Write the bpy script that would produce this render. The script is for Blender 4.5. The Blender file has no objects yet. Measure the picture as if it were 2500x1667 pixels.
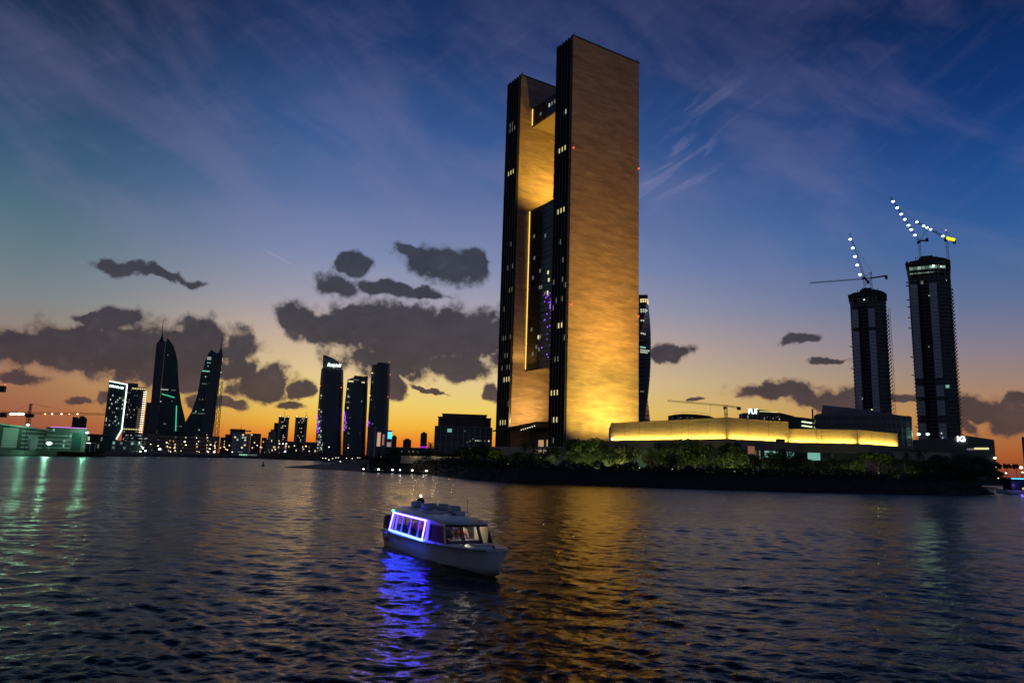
import bpy, bmesh, math, random
import numpy as np
from mathutils import Vector, Matrix
from mathutils.geometry import tessellate_polygon
R = math.radians
rnd = random.Random(7)
scene = bpy.context.scene
COL = scene.collection

# ------------------------------------------------------------------ camera
F, PITCH, ROLL, CAMH = 1747.15, R(9.5752), R(1.7955), 5.0
cd = bpy.data.cameras.new('camera')
cd.sensor_width = 36.0
cd.lens = F / 2500 * 36.0
cd.clip_start, cd.clip_end = 0.5, 30000
cam = bpy.data.objects.new('camera', cd)
COL.objects.link(cam)
cam.matrix_world = Matrix.Translation((0, 0, CAMH)) @ Matrix.Rotation(R(90) + PITCH, 4, 'X') @ Matrix.Rotation(ROLL, 4, 'Z')
scene.camera = cam

scene.view_settings.view_transform = 'Standard'
scene.view_settings.look = 'None'
scene.view_settings.exposure = 0.0
scene.view_settings.gamma = 1.0
scene.view_settings.use_curve_mapping = False
cy = scene.cycles
cy.use_denoising = True
cy.max_bounces = 5
cy.diffuse_bounces = 2
cy.glossy_bounces = 3
cy.transmission_bounces = 4
cy.transparent_max_bounces = 8
cy.sample_clamp_indirect = 2.5
cy.caustics_reflective = True
cy.use_light_tree = True
cy.blur_glossy = 0.3


def ray(px, py):
    U, V = (px - 1250) / F, (py - 833.5) / F
    cr, sr, cp, sp = math.cos(ROLL), math.sin(ROLL), math.cos(PITCH), math.sin(PITCH)
    u, v = U * cr + V * sr, -U * sr + V * cr
    return Vector((u, cp + v * sp, sp - v * cp))


def at(px, py, Y):
    """point at distance Y (metres along the ground) seen at photo pixel px, py"""
    d = ray(px, py)
    return Vector((0, 0, CAMH)) + d * (Y / d.y)


def gz(px, py, z=0.0):
    d = ray(px, py)
    return Vector((0, 0, CAMH)) + d * ((z - CAMH) / d.z)


class Fr:
    """upright plane facing the viewer, through the point seen at px, py at distance Y"""
    def __init__(self, px, py, Y, base=3.0):
        self.o = at(px, py, Y); self.base = base
        self.az = math.atan2(self.o.x, self.o.y); self.rz = -self.az
        self.loc = (self.o.x, self.o.y, base); self.x = self.o.x

    def P(self, px, py):
        d = ray(px, py); xa = (math.cos(self.az), -math.sin(self.az)); ya = (math.sin(self.az), math.cos(self.az))
        t = (self.o.x * ya[0] + self.o.y * ya[1]) / (d.x * ya[0] + d.y * ya[1])
        u = (d.x * t - self.o.x) * xa[0] + (d.y * t - self.o.y) * xa[1]
        return Vector((self.o.x + u, self.o.y, CAMH + d.z * t))


def azel(px, py):
    d = ray(px, py).normalized()
    return math.atan2(d.x, d.y), math.asin(d.z)


def lin(r, g, b):
    f = lambda c: (c / 255 / 12.92) if c <= 10 else ((c / 255 + .055) / 1.055) ** 2.4
    return (f(r), f(g), f(b), 1.0)


# ------------------------------------------------------------------ sky
def make_world():
    w = bpy.data.worlds.new('World')
    scene.world = w
    w.use_nodes = True
    nt = w.node_tree
    nt.nodes.clear()
    N = nt.nodes.new
    L = nt.links.new

    def math_(op, a, b=None, c=None, clamp=False):
        n = N('ShaderNodeMath'); n.operation = op; n.use_clamp = clamp
        for i, v in enumerate((a, b, c)):
            if v is None: continue
            if isinstance(v, (int, float)): n.inputs[i].default_value = v
            else: L(v, n.inputs[i])
        return n.outputs[0]

    def mrange(v, a, b, c=0.0, d=1.0, smooth=True):
        n = N('ShaderNodeMapRange'); n.interpolation_type = 'SMOOTHSTEP' if smooth else 'LINEAR'
        L(v, n.inputs[0])
        for i, x in enumerate((a, b, c, d)): n.inputs[i + 1].default_value = x
        return n.outputs[0]

    def mix(f, a, b, mode='MIX'):
        n = N('ShaderNodeMix'); n.data_type = 'RGBA'; n.blend_type = mode; n.clamp_factor = True
        for s, v in ((0, f), (6, a), (7, b)):
            if isinstance(v, (int, float)): n.inputs[s].default_value = v
            elif isinstance(v, tuple): n.inputs[s].default_value = v
            else: L(v, n.inputs[s])
        return n.outputs[2]

    def noise(vec, scale, detail=6, rough=.6, dist=0.0):
        n = N('ShaderNodeTexNoise'); n.inputs['Scale'].default_value = scale
        n.inputs['Detail'].default_value = detail; n.inputs['Roughness'].default_value = rough
        n.inputs['Distortion'].default_value = dist
        L(vec, n.inputs['Vector'])
        return n.outputs[0]

    def mapping(vec, loc, rot, sc, typ='TEXTURE'):
        n = N('ShaderNodeMapping'); n.vector_type = typ
        n.inputs['Location'].default_value = (loc[0], loc[1], 0)
        n.inputs['Rotation'].default_value = (0, 0, rot)
        n.inputs['Scale'].default_value = (sc[0], sc[1], 1)
        L(vec, n.inputs['Vector'])
        return n.outputs[0]

    tc = N('ShaderNodeTexCoord')
    sep = N('ShaderNodeSeparateXYZ'); L(tc.outputs['Generated'], sep.inputs[0])
    az = math_('ARCTAN2', sep.outputs[0], sep.outputs[1])
    el = math_('ARCSINE', sep.outputs[2])
    cmb = N('ShaderNodeCombineXYZ'); L(az, cmb.inputs[0]); L(el, cmb.inputs[1])
    ae = cmb.outputs[0]
    eldeg = math_('MULTIPLY', el, 180 / math.pi)
    azdeg = math_('MULTIPLY', az, 180 / math.pi)
    t = mrange(eldeg, 0, 90, 0, 1, smooth=False)

    def ramp(stops):
        n = N('ShaderNodeValToRGB'); cr = n.color_ramp
        cr.interpolation = 'B_SPLINE' if False else 'EASE'
        cr.interpolation = 'LINEAR'
        while len(cr.elements) < len(stops): cr.elements.new(0.5)
        for e, (p, c) in zip(cr.elements, stops):
            e.position = p / 90; e.color = lin(*c)
        L(t, n.inputs[0])
        return n.outputs[0]

    center = ramp([(0, (200, 84, 42)), (1.2, (230, 124, 40)), (2.6, (244, 184, 60)), (4.2, (238, 206, 108)), (6.5, (226, 200, 146)), (9, (204, 178, 156)), (12, (166, 160, 174)), (15.5, (128, 140, 176)), (20, (92, 114, 162)), (25, (56, 88, 144)), (31, (32, 58, 110)), (40, (17, 34, 74)), (60, (10, 22, 52)), (90, (8, 18, 42))])
    right = ramp([(0, (124, 60, 50)), (1.5, (168, 92, 48)), (4, (182, 128, 78)), (6.5, (154, 128, 116)), (9, (126, 122, 142)), (12, (88, 110, 150)), (16, (50, 94, 152)), (20, (30, 76, 140)), (25, (18, 54, 114)), (31, (9, 35, 82)), (38, (5, 21, 56)), (60, (7, 17, 44)), (90, (8, 18, 42))])
    left = ramp([(0, (138, 72, 56)), (2, (158, 92, 67)), (4.5, (166, 118, 88)), (7, (152, 130, 116)), (10, (124, 132, 136)), (14, (90, 118, 132)), (19, (60, 92, 122)), (24, (40, 66, 102)), (30, (20, 40, 70)), (37, (9, 23, 45)), (60, (8, 18, 42)), (90, (8, 18, 42))])
    back = ramp([(0, (64, 70, 80)), (4, (78, 82, 94)), (9, (88, 90, 106)), (14, (76, 86, 112)), (20, (58, 74, 110)), (30, (38, 56, 94)), (45, (22, 38, 74)), (90, (9, 20, 48))])
    wr = mrange(azdeg, -4, 38)
    wl = mrange(azdeg, -13, -36)
    base = mix(wr, center, right)
    base = mix(wl, base, left)
    absaz = math_('ABSOLUTE', azdeg)
    base = mix(mrange(absaz, 48, 120), base, back)

    # thin high cirrus
    ci = noise(mapping(ae, (0, 0), R(30), (.34, .06)), 3.2, 7, .62, .6)
    veil = noise(mapping(ae, (0, 0), R(-26), (.5, .2)), 2.2, 5, .55, .4)
    veilm = math_('MULTIPLY', mrange(veil, .38, .70), math_('MULTIPLY', mrange(eldeg, 9, 17), mrange(eldeg, 42, 26)))
    base = mix(math_('MULTIPLY', veilm, .20), base, lin(138, 132, 168))
    a0, e0 = azel(1650, 390)
    n = N('ShaderNodeVectorMath'); n.operation = 'LENGTH'
    L(mapping(ae, (a0, e0), R(38), (.13, .06)), n.inputs[0])
    loc = mrange(n.outputs['Value'], 1.25, .1)
    cim = math_('MULTIPLY', mrange(ci, .46, .78), math_('ADD', math_('MULTIPLY', loc, .75), math_('MULTIPLY', mrange(eldeg, 8, 22), .05)))
    base = mix(math_('MULTIPLY', cim, .62), base, lin(150, 145, 185))
    # contrail
    a0, e0 = azel(683, 630); a1, e1 = azel(625, 598)
    n = N('ShaderNodeVectorMath'); n.operation = 'LENGTH'
    L(mapping(ae, (a0, e0), math.atan2(e0 - e1, a0 - a1), (.045, .0011)), n.inputs[0])
    base = mix(math_('MULTIPLY', mrange(n.outputs['Value'], 1, .2), .3), base, lin(176, 172, 196))

    # cumulus: (x, y, rx, ry, tilt) in photo pixels, turned into directions of the sky
    blobs = [(300, 650, 88, 19, 9), (405, 672, 105, 13, 12),
             (60, 850, 140, 62, 0), (200, 855, 175, 78, 0), (335, 862, 200, 90, 0), (295, 780, 70, 42, 0), (212, 776, 42, 20, 0), (470, 855, 150, 82, 0), (575, 850, 55, 62, 0), (540, 905, 120, 40, 0), (430, 915, 160, 44, 0),
             (640, 935, 95, 52, 0), (590, 890, 30, 24, 0), (735, 950, 44, 24, -15), (565, 988, 70, 20, 0), (705, 990, 52, 13, 0), (195, 987, 50, 13, 0), (262, 972, 26, 26, 0), (55, 925, 80, 20, 5), (500, 980, 50, 22, 0),
             (745, 790, 100, 46, 15), (890, 805, 190, 78, 5), (1050, 825, 210, 95, 3), (1180, 830, 110, 88, 0), (990, 765, 62, 34, 0), (860, 775, 70, 32, 0), (1130, 900, 120, 40, 0), (960, 880, 160, 52, 5),
             (860, 642, 56, 34, -10), (822, 697, 60, 36, 0), (950, 708, 90, 22, 8), (1075, 645, 110, 48, 10), (1150, 640, 44, 44, 0), (1040, 716, 78, 16, 0), (1010, 612, 52, 16, 20),
             (1205, 950, 34, 22, 0), (965, 945, 22, 28, 0), (1050, 955, 60, 6, 12), (925, 948, 20, 10, 0),
             (1640, 856, 60, 20, 0), (1612, 868, 26, 20, 0), (1950, 832, 44, 14, -5), (2030, 886, 70, 10, -6), (1900, 955, 130, 30, 2), (1990, 978, 90, 30, 0), (2070, 985, 110, 42, 0), (2210, 970, 50, 14, 0),
             (2365, 1005, 70, 34, 0), (2465, 1022, 95, 48, 5), (2340, 1040, 56, 26, 0), (2490, 975, 50, 16, 0), (1700, 972, 22, 8, 0), (650, 945, 40, 40, 0)]
    p3 = tc.outputs['Generated']
    w1 = noise(p3, 16, 5, .55)
    wob = N('ShaderNodeVectorMath'); wob.operation = 'MULTIPLY_ADD'
    nz = N('ShaderNodeTexNoise'); nz.inputs['Scale'].default_value = 22; nz.inputs['Detail'].default_value = 6; nz.inputs['Roughness'].default_value = .55
    L(p3, nz.inputs['Vector'])
    sub = N('ShaderNodeVectorMath'); sub.operation = 'SUBTRACT'; L(nz.outputs['Color'], sub.inputs[0]); sub.inputs[1].default_value = (.5, .5, .5)
    L(sub.outputs[0], wob.inputs[0]); wob.inputs[1].default_value = (.055, .035, 0); L(ae, wob.inputs[2])
    aew = wob.outputs[0]
    best = None
    for (x, y, rx, ry, tilt) in blobs:
        a, e = azel(x, y)
        a1, e1 = azel(x + rx, y); a2, e2 = azel(x, y - ry)
        rot = math.atan2(e1 - e, a1 - a) - R(tilt)
        n = N('ShaderNodeVectorMath'); n.operation = 'LENGTH'
        L(mapping(aew, (a, e), rot, (math.hypot(a1 - a, e1 - e), math.hypot(a2 - a, e2 - e))), n.inputs[0])
        best = n.outputs['Value'] if best is None else math_('SMOOTH_MIN', best, n.outputs['Value'], .25)
    fb = noise(p3, 38, 10, .68)
    d = math_('ADD', math_('MULTIPLY', math_('SUBTRACT', 1.13, best), 1.8), math_('ADD', math_('MULTIPLY', math_('SUBTRACT', fb, .5), 1.8), math_('MULTIPLY', math_('SUBTRACT', noise(p3, 15, 3, .5), .5), 1.5)))
    vo = N('ShaderNodeTexVoronoi'); vo.feature = 'F1'; vo.inputs['Scale'].default_value = 34; vo.inputs['Detail'].default_value = 1.5; vo.inputs['Roughness'].default_value = .5
    wv3 = N('ShaderNodeVectorMath'); wv3.operation = 'MULTIPLY_ADD'; L(sub.outputs[0], wv3.inputs[0]); wv3.inputs[1].default_value = (.03, .03, .03); L(p3, wv3.inputs[2]); L(wv3.outputs[0], vo.inputs['Vector'])
    puff = math_('SUBTRACT', .62, vo.outputs['Distance'])
    d = math_('ADD', d, math_('MULTIPLY', puff, .75))
    cmask = mrange(d, -.14, .66)
    # the rest of the sky carries the same kind of low cloud
    gen = noise(mapping(ae, (0, 0), 0, (.5, .16)), 2.4, 8, .55, .3)
    genm = math_('MULTIPLY', math_('MULTIPLY', mrange(gen, .52, .6), mrange(absaz, 46, 62)), math_('MULTIPLY', mrange(eldeg, 24, 12), mrange(eldeg, 0, 3)))
    cmask = math_('MAXIMUM', cmask, genm)
    inner = noise(mapping(ae, (0, 0), 0, (1, .62)), 13, 8, .62, .3)
    crp = N('ShaderNodeValToRGB')
    crp.color_ramp.elements.new(.5)
    for i_, (p, c) in enumerate([(0, (114, 82, 74)), (.36, (80, 71, 76)), (1, (64, 70, 86))]):
        crp.color_ramp.elements[i_].position = p; crp.color_ramp.elements[i_].color = lin(*c)
    L(mrange(eldeg, 1, 17, 0, 1, smooth=False), crp.inputs[0])
    cc = mix(math_('ADD', math_('MULTIPLY', mrange(inner, .3, .72), .6), math_('MULTIPLY', mrange(puff, -.05, .42), .45)), mix(.5, crp.outputs[0], (0.012, .013, .02, 1)), crp.outputs[0])
    cc = mix(math_('MULTIPLY', mrange(d, .7, .1), math_('MULTIPLY', mrange(eldeg, 11, 4), .34)), cc, lin(196, 132, 98))
    cc = mix(mrange(absaz, 50, 110), cc, lin(34, 38, 56))
    cc = mix(mrange(d, .75, .12, 0, .3), cc, base)
    col = mix(math_('MULTIPLY', cmask, .97), base, cc)
    bg = N('ShaderNodeBackground'); L(col, bg.inputs[0]); bg.inputs[1].default_value = 1.0
    out = N('ShaderNodeOutputWorld'); L(bg.outputs[0], out.inputs[0])


make_world()
# after-glow of the sun that has just gone down behind the skyline
sd = bpy.data.lights.new('sun', 'SUN'); sd.energy = 0.06; sd.angle = R(20); sd.color = (1, .6, .32)
so = bpy.data.objects.new('sun', sd); COL.objects.link(so)
so.rotation_euler = Vector((.14, -1, -.035)).to_track_quat('-Z', 'Y').to_euler()


# ------------------------------------------------------------------ materials
MATS = {}


def mat(name, color, rough=.6, metal=0.0, spec=.5, noise=0.0, nscale=3.0, bump=0.0, emit=None, estr=1.0, sample=True):
    if name in MATS: return MATS[name]
    m = bpy.data.materials.new(name); m.use_nodes = True
    nt = m.node_tree; b = nt.nodes['Principled BSDF']
    b.inputs['Base Color'].default_value = (*color[:3], 1)
    b.inputs['Roughness'].default_value = rough; b.inputs['Metallic'].default_value = metal
    b.inputs['Specular IOR Level'].default_value = spec
    if emit:
        b.inputs['Emission Color'].default_value = (*emit[:3], 1); b.inputs['Emission Strength'].default_value = estr
        if not sample: m.cycles.emission_sampling = 'NONE'
    if noise or bump:
        tc = nt.nodes.new('ShaderNodeTexCoord'); n = nt.nodes.new('ShaderNodeTexNoise')
        n.inputs['Scale'].default_value = nscale; n.inputs['Detail'].default_value = 6
        nt.links.new(tc.outputs['Object'], n.inputs['Vector'])
        if noise:
            mr = nt.nodes.new('ShaderNodeMapRange'); mr.inputs[1].default_value = .3; mr.inputs[2].default_value = .7
            mr.inputs[3].default_value = 1 - noise; mr.inputs[4].default_value = 1 + noise
            nt.links.new(n.outputs[0], mr.inputs[0])
            vm = nt.nodes.new('ShaderNodeVectorMath'); vm.operation = 'SCALE'; vm.inputs[0].default_value = color[:3]
            nt.links.new(mr.outputs[0], vm.inputs['Scale']); nt.links.new(vm.outputs[0], b.inputs['Base Color'])
        if bump:
            bp = nt.nodes.new('ShaderNodeBump'); bp.inputs['Strength'].default_value = 1; bp.inputs['Distance'].default_value = bump
            nt.links.new(n.outputs[0], bp.inputs['Height']); nt.links.new(bp.outputs[0], b.inputs['Normal'])
    MATS[name] = m
    return m


def glow(name, color, strength, sample=False):
    return mat('glow_' + name, (.02, .02, .02), .5, emit=color, estr=strength, sample=sample)


def stone_mat(name, color, bw=5.0, bh=1.25, streak=.18, relief=.06):
    m = bpy.data.materials.new(name); m.use_nodes = True
    nt = m.node_tree; b = nt.nodes['Principled BSDF']; N = nt.nodes.new; L = nt.links.new
    b.inputs['Roughness'].default_value = .75
    tc = N('ShaderNodeTexCoord')
    sx = N('ShaderNodeSeparateXYZ'); L(tc.outputs['Object'], sx.inputs[0])
    ad = N('ShaderNodeMath'); L(sx.outputs[0], ad.inputs[0]); L(sx.outputs[1], ad.inputs[1])
    cb = N('ShaderNodeCombineXYZ'); L(ad.outputs[0], cb.inputs[0]); L(sx.outputs[2], cb.inputs[1])
    br = N('ShaderNodeTexBrick'); br.inputs['Scale'].default_value = 1.0
    br.inputs['Brick Width'].default_value = bw; br.inputs['Row Height'].default_value = bh
    br.inputs['Mortar Size'].default_value = .045; br.inputs['Mortar Smooth'].default_value = .4
    c = color
    br.inputs['Color1'].default_value = (c[0] * 1.07, c[1] * 1.06, c[2] * 1.05, 1)
    br.inputs['Color2'].default_value = (c[0] * .88, c[1] * .87, c[2] * .86, 1)
    br.inputs['Mortar'].default_value = (c[0] * .55, c[1] * .55, c[2] * .55, 1)
    L(cb.outputs[0], br.inputs['Vector'])
    mp = N('ShaderNodeMapping'); mp.inputs['Scale'].default_value = (.05, .28, 1); mp.inputs['Rotation'].default_value = (0, 0, R(-7)); L(cb.outputs[0], mp.inputs['Vector'])
    nz = N('ShaderNodeTexNoise'); nz.inputs['Scale'].default_value = 1.0; nz.inputs['Detail'].default_value = 8; nz.inputs['Roughness'].default_value = .65
    L(mp.outputs[0], nz.inputs['Vector'])
    mr = N('ShaderNodeMapRange'); mr.inputs[1].default_value = .3; mr.inputs[2].default_value = .7; mr.inputs[3].default_value = 1 - streak; mr.inputs[4].default_value = 1 + streak
    L(nz.outputs[0], mr.inputs[0])
    vm = N('ShaderNodeVectorMath'); vm.operation = 'SCALE'; L(br.outputs['Color'], vm.inputs[0]); L(mr.outputs[0], vm.inputs['Scale'])
    L(vm.outputs[0], b.inputs['Base Color'])
    bp = N('ShaderNodeBump'); bp.inputs['Distance'].default_value = relief; bp.inputs['Strength'].default_value = .8
    ms = N('ShaderNodeMath'); ms.operation = 'MULTIPLY_ADD'; ms.inputs[1].default_value = .8; L(nz.outputs[0], ms.inputs[0]); 
    inv = N('ShaderNodeMath'); inv.operation = 'SUBTRACT'; inv.inputs[0].default_value = 1; L(br.outputs['Fac'], inv.inputs[1]); L(inv.outputs[0], ms.inputs[2])
    L(ms.outputs[0], bp.inputs['Height']); L(bp.outputs[0], b.inputs['Normal'])
    return m


STONE = stone_mat('travertine', (.44, .33, .23), 4.0, .95, .34, .24)  # stone streaks, contrast raised to paint in bright flecks of grazing light
STONE2 = stone_mat('podium_stone', (.44, .34, .24), 3.0, .6, .1)
TOWER_GLASS = mat('tower_glass', (.018, .023, .025), .2, 0, .5, bump=.02, nscale=.2)
GLASS = mat('dark_glass', (.06, .08, .08), .18, 0, .5, bump=.02, nscale=.2)
GLASS_T = mat('teal_glass', (.038, .105, .09), .22, .0, .5, noise=.25, nscale=.05)
FIN = mat('bronze_fin', (.035, .034, .036), .45, .3)
DARKSTEEL = mat('dark_steel', (.03, .032, .035), .5, .5)
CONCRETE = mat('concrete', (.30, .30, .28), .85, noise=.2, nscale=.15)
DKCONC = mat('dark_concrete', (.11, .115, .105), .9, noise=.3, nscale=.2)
BEIGE = mat('beige_plaster', (.34, .28, .22), .85, noise=.15, nscale=.1)
GREYP = mat('grey_plaster', (.2, .2, .21), .8, noise=.15, nscale=.1)
WHITEP = mat('white_plaster', (.62, .6, .55), .8, noise=.1, nscale=.1)
BROWN = mat('brown_render', (.12, .085, .065), .85, noise=.2, nscale=.1)
ROCK = mat('revetment_rock', (.03, .028, .026), .95, noise=.5, nscale=.5, bump=.4)
LEAF = mat('leaf_green', (.05, .066, .022), .65, noise=.5, nscale=1.2)
LEAF2 = mat('leaf_olive', (.06, .075, .03), .65, noise=.5, nscale=1.2)
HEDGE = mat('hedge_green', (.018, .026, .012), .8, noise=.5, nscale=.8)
BARK = mat('bark', (.12, .085, .055), .9, noise=.3, nscale=2)
STEELY = mat('crane_yellow', (.42, .30, .05), .5, .1, noise=.2, nscale=.5)
CRANE = mat('crane_grey', (.05, .05, .055), .6, .2)
G_WARM = glow('warm_window', (1, .78, .38), 1.1)
G_YEL = glow('yellow_window', (.95, .86, .35), .9)
G_WHT = glow('white_window', (.9, 1, .86), .55)
G_DIM = glow('dim_window', (.8, .85, .7), .15)
G_GRN = glow('green_window', (.35, 1, .68), .75)
G_TEAL = glow('teal_window', (.3, .75, .6), .55)
G_PUR = glow('purple_led', (.36, .06, 1), 2.2)
G_RED = glow('red_beacon', (1, .08, .06), 3)
G_LEDW = glow('white_led', (.86, 1, .98), 2.2)
G_SIGN = glow('white_sign', (.92, 1, .97), 3.5)
G_LAMPW = glow('cool_lamp', (.72, 1, .86), 7)
G_LAMPO = glow('amber_lamp', (1, .6, .22), 4)
G_LAMPY = glow('warm_white_lamp', (1, .86, .6), 4)
G_GOLD = glow('gold_strip', (1, .62, .10), 1.5)


# ------------------------------------------------------------------ mesh builder
class MB:
    def __init__(s): s.v, s.f = [], []

    def add(s, vs, fs):
        o = len(s.v); s.v += [tuple(p) for p in vs]; s.f += [tuple(i + o for i in f) for f in fs]; return s

    def box(s, x0, x1, y0, y1, z0, z1):
        return s.hexa([(x0, y0, z0), (x1, y0, z0), (x1, y1, z0), (x0, y1, z0), (x0, y0, z1), (x1, y0, z1), (x1, y1, z1), (x0, y1, z1)])

    def hexa(s, p):
        return s.add(p, [(3, 2, 1, 0), (4, 5, 6, 7), (0, 1, 5, 4), (1, 2, 6, 5), (2, 3, 7, 6), (3, 0, 4, 7)])

    def bar(s, p, q, w, h=None):
        p, q = Vector(p), Vector(q); d = (q - p)
        if d.length < 1e-6: return s
        d.normalize()
        up = Vector((0, 0, 1)) if abs(d.z) < .95 else Vector((1, 0, 0))
        a = d.cross(up).normalized() * (w / 2); b = a.cross(d).normalized() * ((h or w) / 2)
        return s.hexa([p - a - b, p + a - b, p + a + b, p - a + b, q - a - b, q + a - b, q + a + b, q - a + b])

    def tube(s, pts, rad, n=6, caps=True):
        pts = [Vector(p) for p in pts]; rings = []
        rr = rad if isinstance(rad, (list, tuple)) else [rad] * len(pts)
        for i, p in enumerate(pts):
            d = (pts[min(i + 1, len(pts) - 1)] - pts[max(i - 1, 0)]).normalized()
            up = Vector((0, 0, 1)) if abs(d.z) < .95 else Vector((1, 0, 0))
            a = d.cross(up).normalized(); b = a.cross(d)
            rings.append([p + (a * math.cos(2 * math.pi * k / n) + b * math.sin(2 * math.pi * k / n)) * rr[i] for k in range(n)])
        return s.loft(rings, caps=caps)

    def loft(s, rings, close=True, caps=True):
        n = len(rings[0]); vs = [p for r in rings for p in r]; fs = []
        for i in range(len(rings) - 1):
            for k in range(n if close else n - 1):
                k2 = (k + 1) % n
                fs.append((i * n + k, i * n + k2, (i + 1) * n + k2, (i + 1) * n + k))
        if caps and close:
            fs.append(tuple(range(n))[::-1]); fs.append(tuple((len(rings) - 1) * n + k for k in range(n)))
        return s.add(vs, fs)

    def prism(s, poly, z0, z1):
        return s.loft([[(x, y, z0) for x, y in poly], [(x, y, z1) for x, y in poly]])

    def extr(s, poly, y0, y1):
        """outline in x,z pushed back from y0 to y1"""
        n = len(poly); vs = [(x, y0, z) for x, z in poly] + [(x, y1, z) for x, z in poly]
        tris = tessellate_polygon([[Vector((x, z, 0)) for x, z in poly]])
        fs = [(k, (k + 1) % n, n + (k + 1) % n, n + k) for k in range(n)]
        fs += [tuple(t) for t in tris] + [tuple(n + i for i in t[::-1]) for t in tris]
        return s.add(vs, fs)

    def ball(s, c, r, n=8, m=6):
        rx, ry, rz = (r, r, r) if isinstance(r, (int, float)) else r
        vs = [(c[0], c[1], c[2] - rz)]; fs = []
        for i in range(1, m):
            a = -math.pi / 2 + math.pi * i / m
            for k in range(n):
                t = 2 * math.pi * k / n
                vs.append((c[0] + rx * math.cos(a) * math.cos(t), c[1] + ry * math.cos(a) * math.sin(t), c[2] + rz * math.sin(a)))
        vs.append((c[0], c[1], c[2] + rz))
        for k in range(n):
            k2 = (k + 1) % n
            fs.append((0, 1 + k2, 1 + k))
            for i in range(m - 2):
                fs.append((1 + i * n + k, 1 + i * n + k2, 1 + (i + 1) * n + k2, 1 + (i + 1) * n + k))
            fs.append((len(vs) - 1, 1 + (m - 2) * n + k, 1 + (m - 2) * n + k2))
        return s.add(vs, fs)

    def mesh(s, name, m, smooth=False, fix=True):
        me = bpy.data.meshes.new(name); me.from_pydata(s.v, [], s.f)
        if fix:
            bm = bmesh.new(); bm.from_mesh(me); bmesh.ops.recalc_face_normals(bm, faces=bm.faces); bm.to_mesh(me); bm.free()
        if m: me.materials.append(m)
        if smooth: me.polygons.foreach_set('use_smooth', [True] * len(me.polygons))
        return me

    def build(s, name, m, parent=None, loc=(0, 0, 0), smooth=False, fix=True):
        return link(name, s.mesh(name, m, smooth, fix), parent, loc)


def link(name, me, parent=None, loc=(0, 0, 0), rz=0.0):
    o = bpy.data.objects.new(name, me); COL.objects.link(o)
    o.parent = parent; o.location = loc; o.rotation_euler = (0, 0, rz)
    return o


def tag(o, label=None, cat=None, group=None, kind=None):
    for k, v in (('label', label), ('category', cat), ('group', group), ('kind', kind)):
        if v: o[k] = v
    return o


def thing(name, label, cat, loc=(0, 0, 0), rz=0.0, group=None):
    return tag(link(name, None, None, loc, rz), label, cat, group)


def copy_tree(o, parent=None):
    c = o.copy(); COL.objects.link(c); c.parent = parent
    for ch in o.children: copy_tree(ch, c)
    return c


def lamp(kind, loc, color, power, target=None, parent=None, angle=60, blend=.6, size=.5, sizey=None):
    ld = bpy.data.lights.new('lamp_light', kind); ld.color = color; ld.energy = power; ld.specular_factor = .0
    if kind == 'SPOT': ld.spot_size = R(angle); ld.spot_blend = blend; ld.shadow_soft_size = size
    elif kind == 'POINT': ld.shadow_soft_size = size
    elif kind == 'AREA':
        ld.shape = 'RECTANGLE'; ld.size = size; ld.size_y = sizey or .3
    o = bpy.data.objects.new('lamp_light', ld); COL.objects.link(o); o.location = loc
    if target is not None: o.rotation_euler = (Vector(target) - Vector(loc)).to_track_quat('-Z', 'Y').to_euler()
    o.parent = parent
    return o


UNIT = {}


def unit_window(w, h, d, m):
    """a pane standing d proud of the wall, facing -y, shared by alike windows"""
    k = (round(w, 2), round(h, 2), round(d, 2), m.name)
    if k not in UNIT: UNIT[k] = MB().box(-w / 2, w / 2, -d, d, 0, h).mesh('window', m)
    return UNIT[k]


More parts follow.
